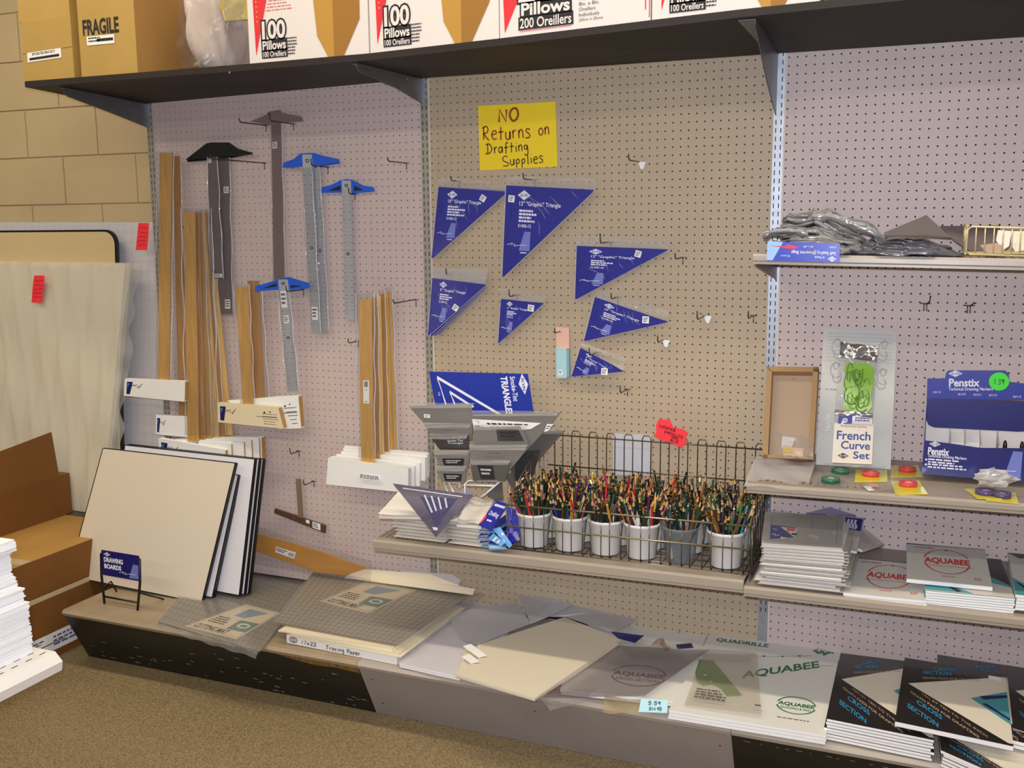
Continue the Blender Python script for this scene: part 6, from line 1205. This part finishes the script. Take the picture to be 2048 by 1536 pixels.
def frag(q, F, Sd):
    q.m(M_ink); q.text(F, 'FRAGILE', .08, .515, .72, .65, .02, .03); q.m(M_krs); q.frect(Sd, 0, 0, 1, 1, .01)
    l = B(M_lbl); l.frect(F, .14, .66, .63, .735, .04); l.m(M_ink); l.greek(F, .17, .67, .4, .72, 2, 3, .05); l.frect(F, .32, .685, .61, .71, .05); r = B(M_red); r.disc(F.at(.585, .14, .03), F.n, .28, 12); return [('label', l), ('red_dot', r)]
carton('tall kraft carton stamped in black capitals on the top shelf', (164, 157), (276, 148), None, -17.8, -2.5, M_kr, deco=frag, h=15.5)
M_foam = mat('foam_packing', (214, 196, 184), .5, alpha=.9, bump=.8, bs=24); M_pink = mat('foam_pink', (224, 180, 160), .6)
q = B(M_foam); zb_ = zfr(26, -16); xl_, xr_ = onY(368, 138, -16.5).x, onY(448, 131, -16.5).x
def fb(u, v): a = 6.283*u; b = math.pi*(v-.5); k = 1+.07*math.sin(5*a+3*b)+.05*math.sin(9*a-4*b); cx = (xl_+xr_)/2; hx = (xr_-xl_)/2; sx = math.copysign(abs(math.cos(a))**.5, math.cos(a)); sy = math.copysign(abs(math.sin(a))**.5, math.sin(a)); cb = math.cos(b)**.35; return V3(cx+hx*sx*cb*k, -11.5+5.2*sy*cb*k, zb_+6.2+6.2*math.sin(b)*(1 if b < 0 else 1.15*k))
q.grid(fb, 32, 18); w = B(M_film); w.sheet(FY(-17.3, [(366, -15), (470, -40), (452, 128), (368, 136)]), 1.0, 18, 3, .1, fx=4, fy=5)
for i in range(3): w.sheet(FY(-17.0+.2*i, [(440+8*i, -30), (500, -40), (490, 60), (452, 50+10*i)]), .6, 8, 5+i, .1)
thing('foam_bundle', 'bundle of pale foam in clear wrap between the kraft and white cartons', 'bundle', [('foam', q), ('wrap', w)])
sheetpoly('kraft_paper', 'yellowish wrapped paper sticking up behind the foam bundle', 'paper', [(428, -20, -15), (500, -20, -15), (497, 38, -16), (450, 42, -16.5)], mat('wrap_yellow', (196, 172, 70), .4), .2)
M_pill = mat('white_carton', (218, 210, 203), .55, var=.01, vs=4); M_pr = mat('print_carton_red', (214, 40, 52), .5); M_bxin = mat('print_box_tan', (180, 134, 52), .6); M_bxl = mat('print_box_light', (206, 190, 110), .6); M_bxd = mat('print_box_dark', (150, 104, 36), .6)
def pillows(num, bw, has_img=True, k=1.0):
    def f(q, F, Sd):
        Hh = 20.
        def P(x, y): return (x, y)
        q.m(M_pr); q.fpoly(F, [(.035, .0), (.33*k, .0), (.06, .95)], .02); q.m(mat('print_orange', (240, 150, 40), .5)); [q.disc(F.at(.075+.001*i, .50+.035*i, .03), F.n, .12, 6) for i in range(7)]
        q.m(M_ink); q.greek(F, .06, .40, .36, .44, 1, 4, .03, .8); q.m(M_pr)
        for i in range(9): q.greek(F, .15+(.16-.018*i)*.5, .46+.022*i, .40, .468+.022*i, 1, i, .03, .6)
        for st, u0, v0, u1, v1, o in ((num, .12, .71, .32, .84, .06), ('Pillows', .12, .85, .32, .915, .05), (f'{num} Oreillers', .12, .925, .32, .965, .03)):
            q.m(M_ink)
            if st == num: q.text(F, st, u0-.012, v0-.014, u1+.012, v1+.012, .025, .11)
            else: q.fpoly(F, [(u0-.012, v0-.01), (u1+.012, v0-.012), (u1+.014, v1+.008), (u0-.01, v1+.008)], .025)
            q.m(M_pill); q.text(F, st, u0, v0, u1, v1, .04, o*.5)
        q.m(M_ink); q.greek(F, .335, .84, .42, .97, 6, 3, .03, .4)
        if has_img:
            q.m(M_bxl); q.fpoly(F, [(.44, .42), (.53, .30), (.9, .30), (.955, .42), (.9, .48), (.7, .45), (.58, .50)], .02); q.m(M_bxin); q.fpoly(F, [(.55, .47), (.72, .43), (.72, 1.0), (.67, 1.0), (.585, .85)], .03); q.m(M_bxd); q.fpoly(F, [(.72, .43), (.94, .46), (.935, .76), (.80, 1.0), (.72, 1.0)], .03); q.m(M_navy); q.fpoly(F, [(.6, .30), (.7, .30), (.7, .40), (.62, .36)], .035); q.m(M_bxl); q.fpoly(F, [(.72, .43), (.86, .48), (.95, .42), (.85, .40)], .04)
        q.m(M_pill); q.frect(Sd, 0, 0, 1, 1, .005)
    return f
def pb(label, a, b, num, img, h, yb=-3, yf=-18.0): carton(label, a, b, None, yf, yb, M_pill, deco=pillows(num, 1, img), h=h, group='white printed cartons on the top shelf')
pb('white carton with red wedge and tan box picture, leftmost of the four', (500, 129), (738, 106), '100', True, 17.2)
pb('white carton with red wedge and tan box picture, second from the left', (741, 105), (998, 77), '100', True, 17.5)
def p200(q, F, Sd):
    q.m(M_pr); q.fpoly(F, [(.02, .62), (.16, .3), (.35, .3), (.035, .97)], .02)
    for st, u0, v0, u1, v1, o in (('200', .13, .60, .48, .79, .06), ('Pillows', .15, .795, .48, .875, .06), ('200 Oreillers', .14, .89, .49, .955, .03)):
        q.m(M_ink); q.fpoly(F, [(u0-.01, v0-.008), (u1+.012, v0-.012), (u1+.014, v1+.01), (u0-.01, v1+.01)], .025); q.m(M_pill); q.text(F, st, u0, v0, u1, v1, .04, o*.5)
    q.m(M_pr); q.frect(F, .14, .97, .49, .974, .03); q.m(M_ink)
    for i, t_ in enumerate(('Individual', 'Pillows', '8in. x 8in.', 'Oreillers', 'Individuels', '(20cm x 20cm)')): q.text(F, t_, .54, .765+.034*i, .54+.012*len(t_), .788+.034*i, .03)
    q.m(M_pr); q.frect(F, .965, .5, .972, .93, .02); q.frect(F, .99, .3, .996, .98, .02)
carton('white carton printed with the larger number, third from the left', (1000, 75), (1301, 40), None, -18.0, -3, M_pill, deco=p200, h=17, group='white printed cartons on the top shelf')
pb('white carton with red wedge, rightmost of the four', (1304, 40), (1640, -2), '100', True, 17.6)
carton('kraft carton at the right end of the top shelf above the third bracket', (1650, -4), (1990, -40), None, -17.6, -3, M_kr, h=14)
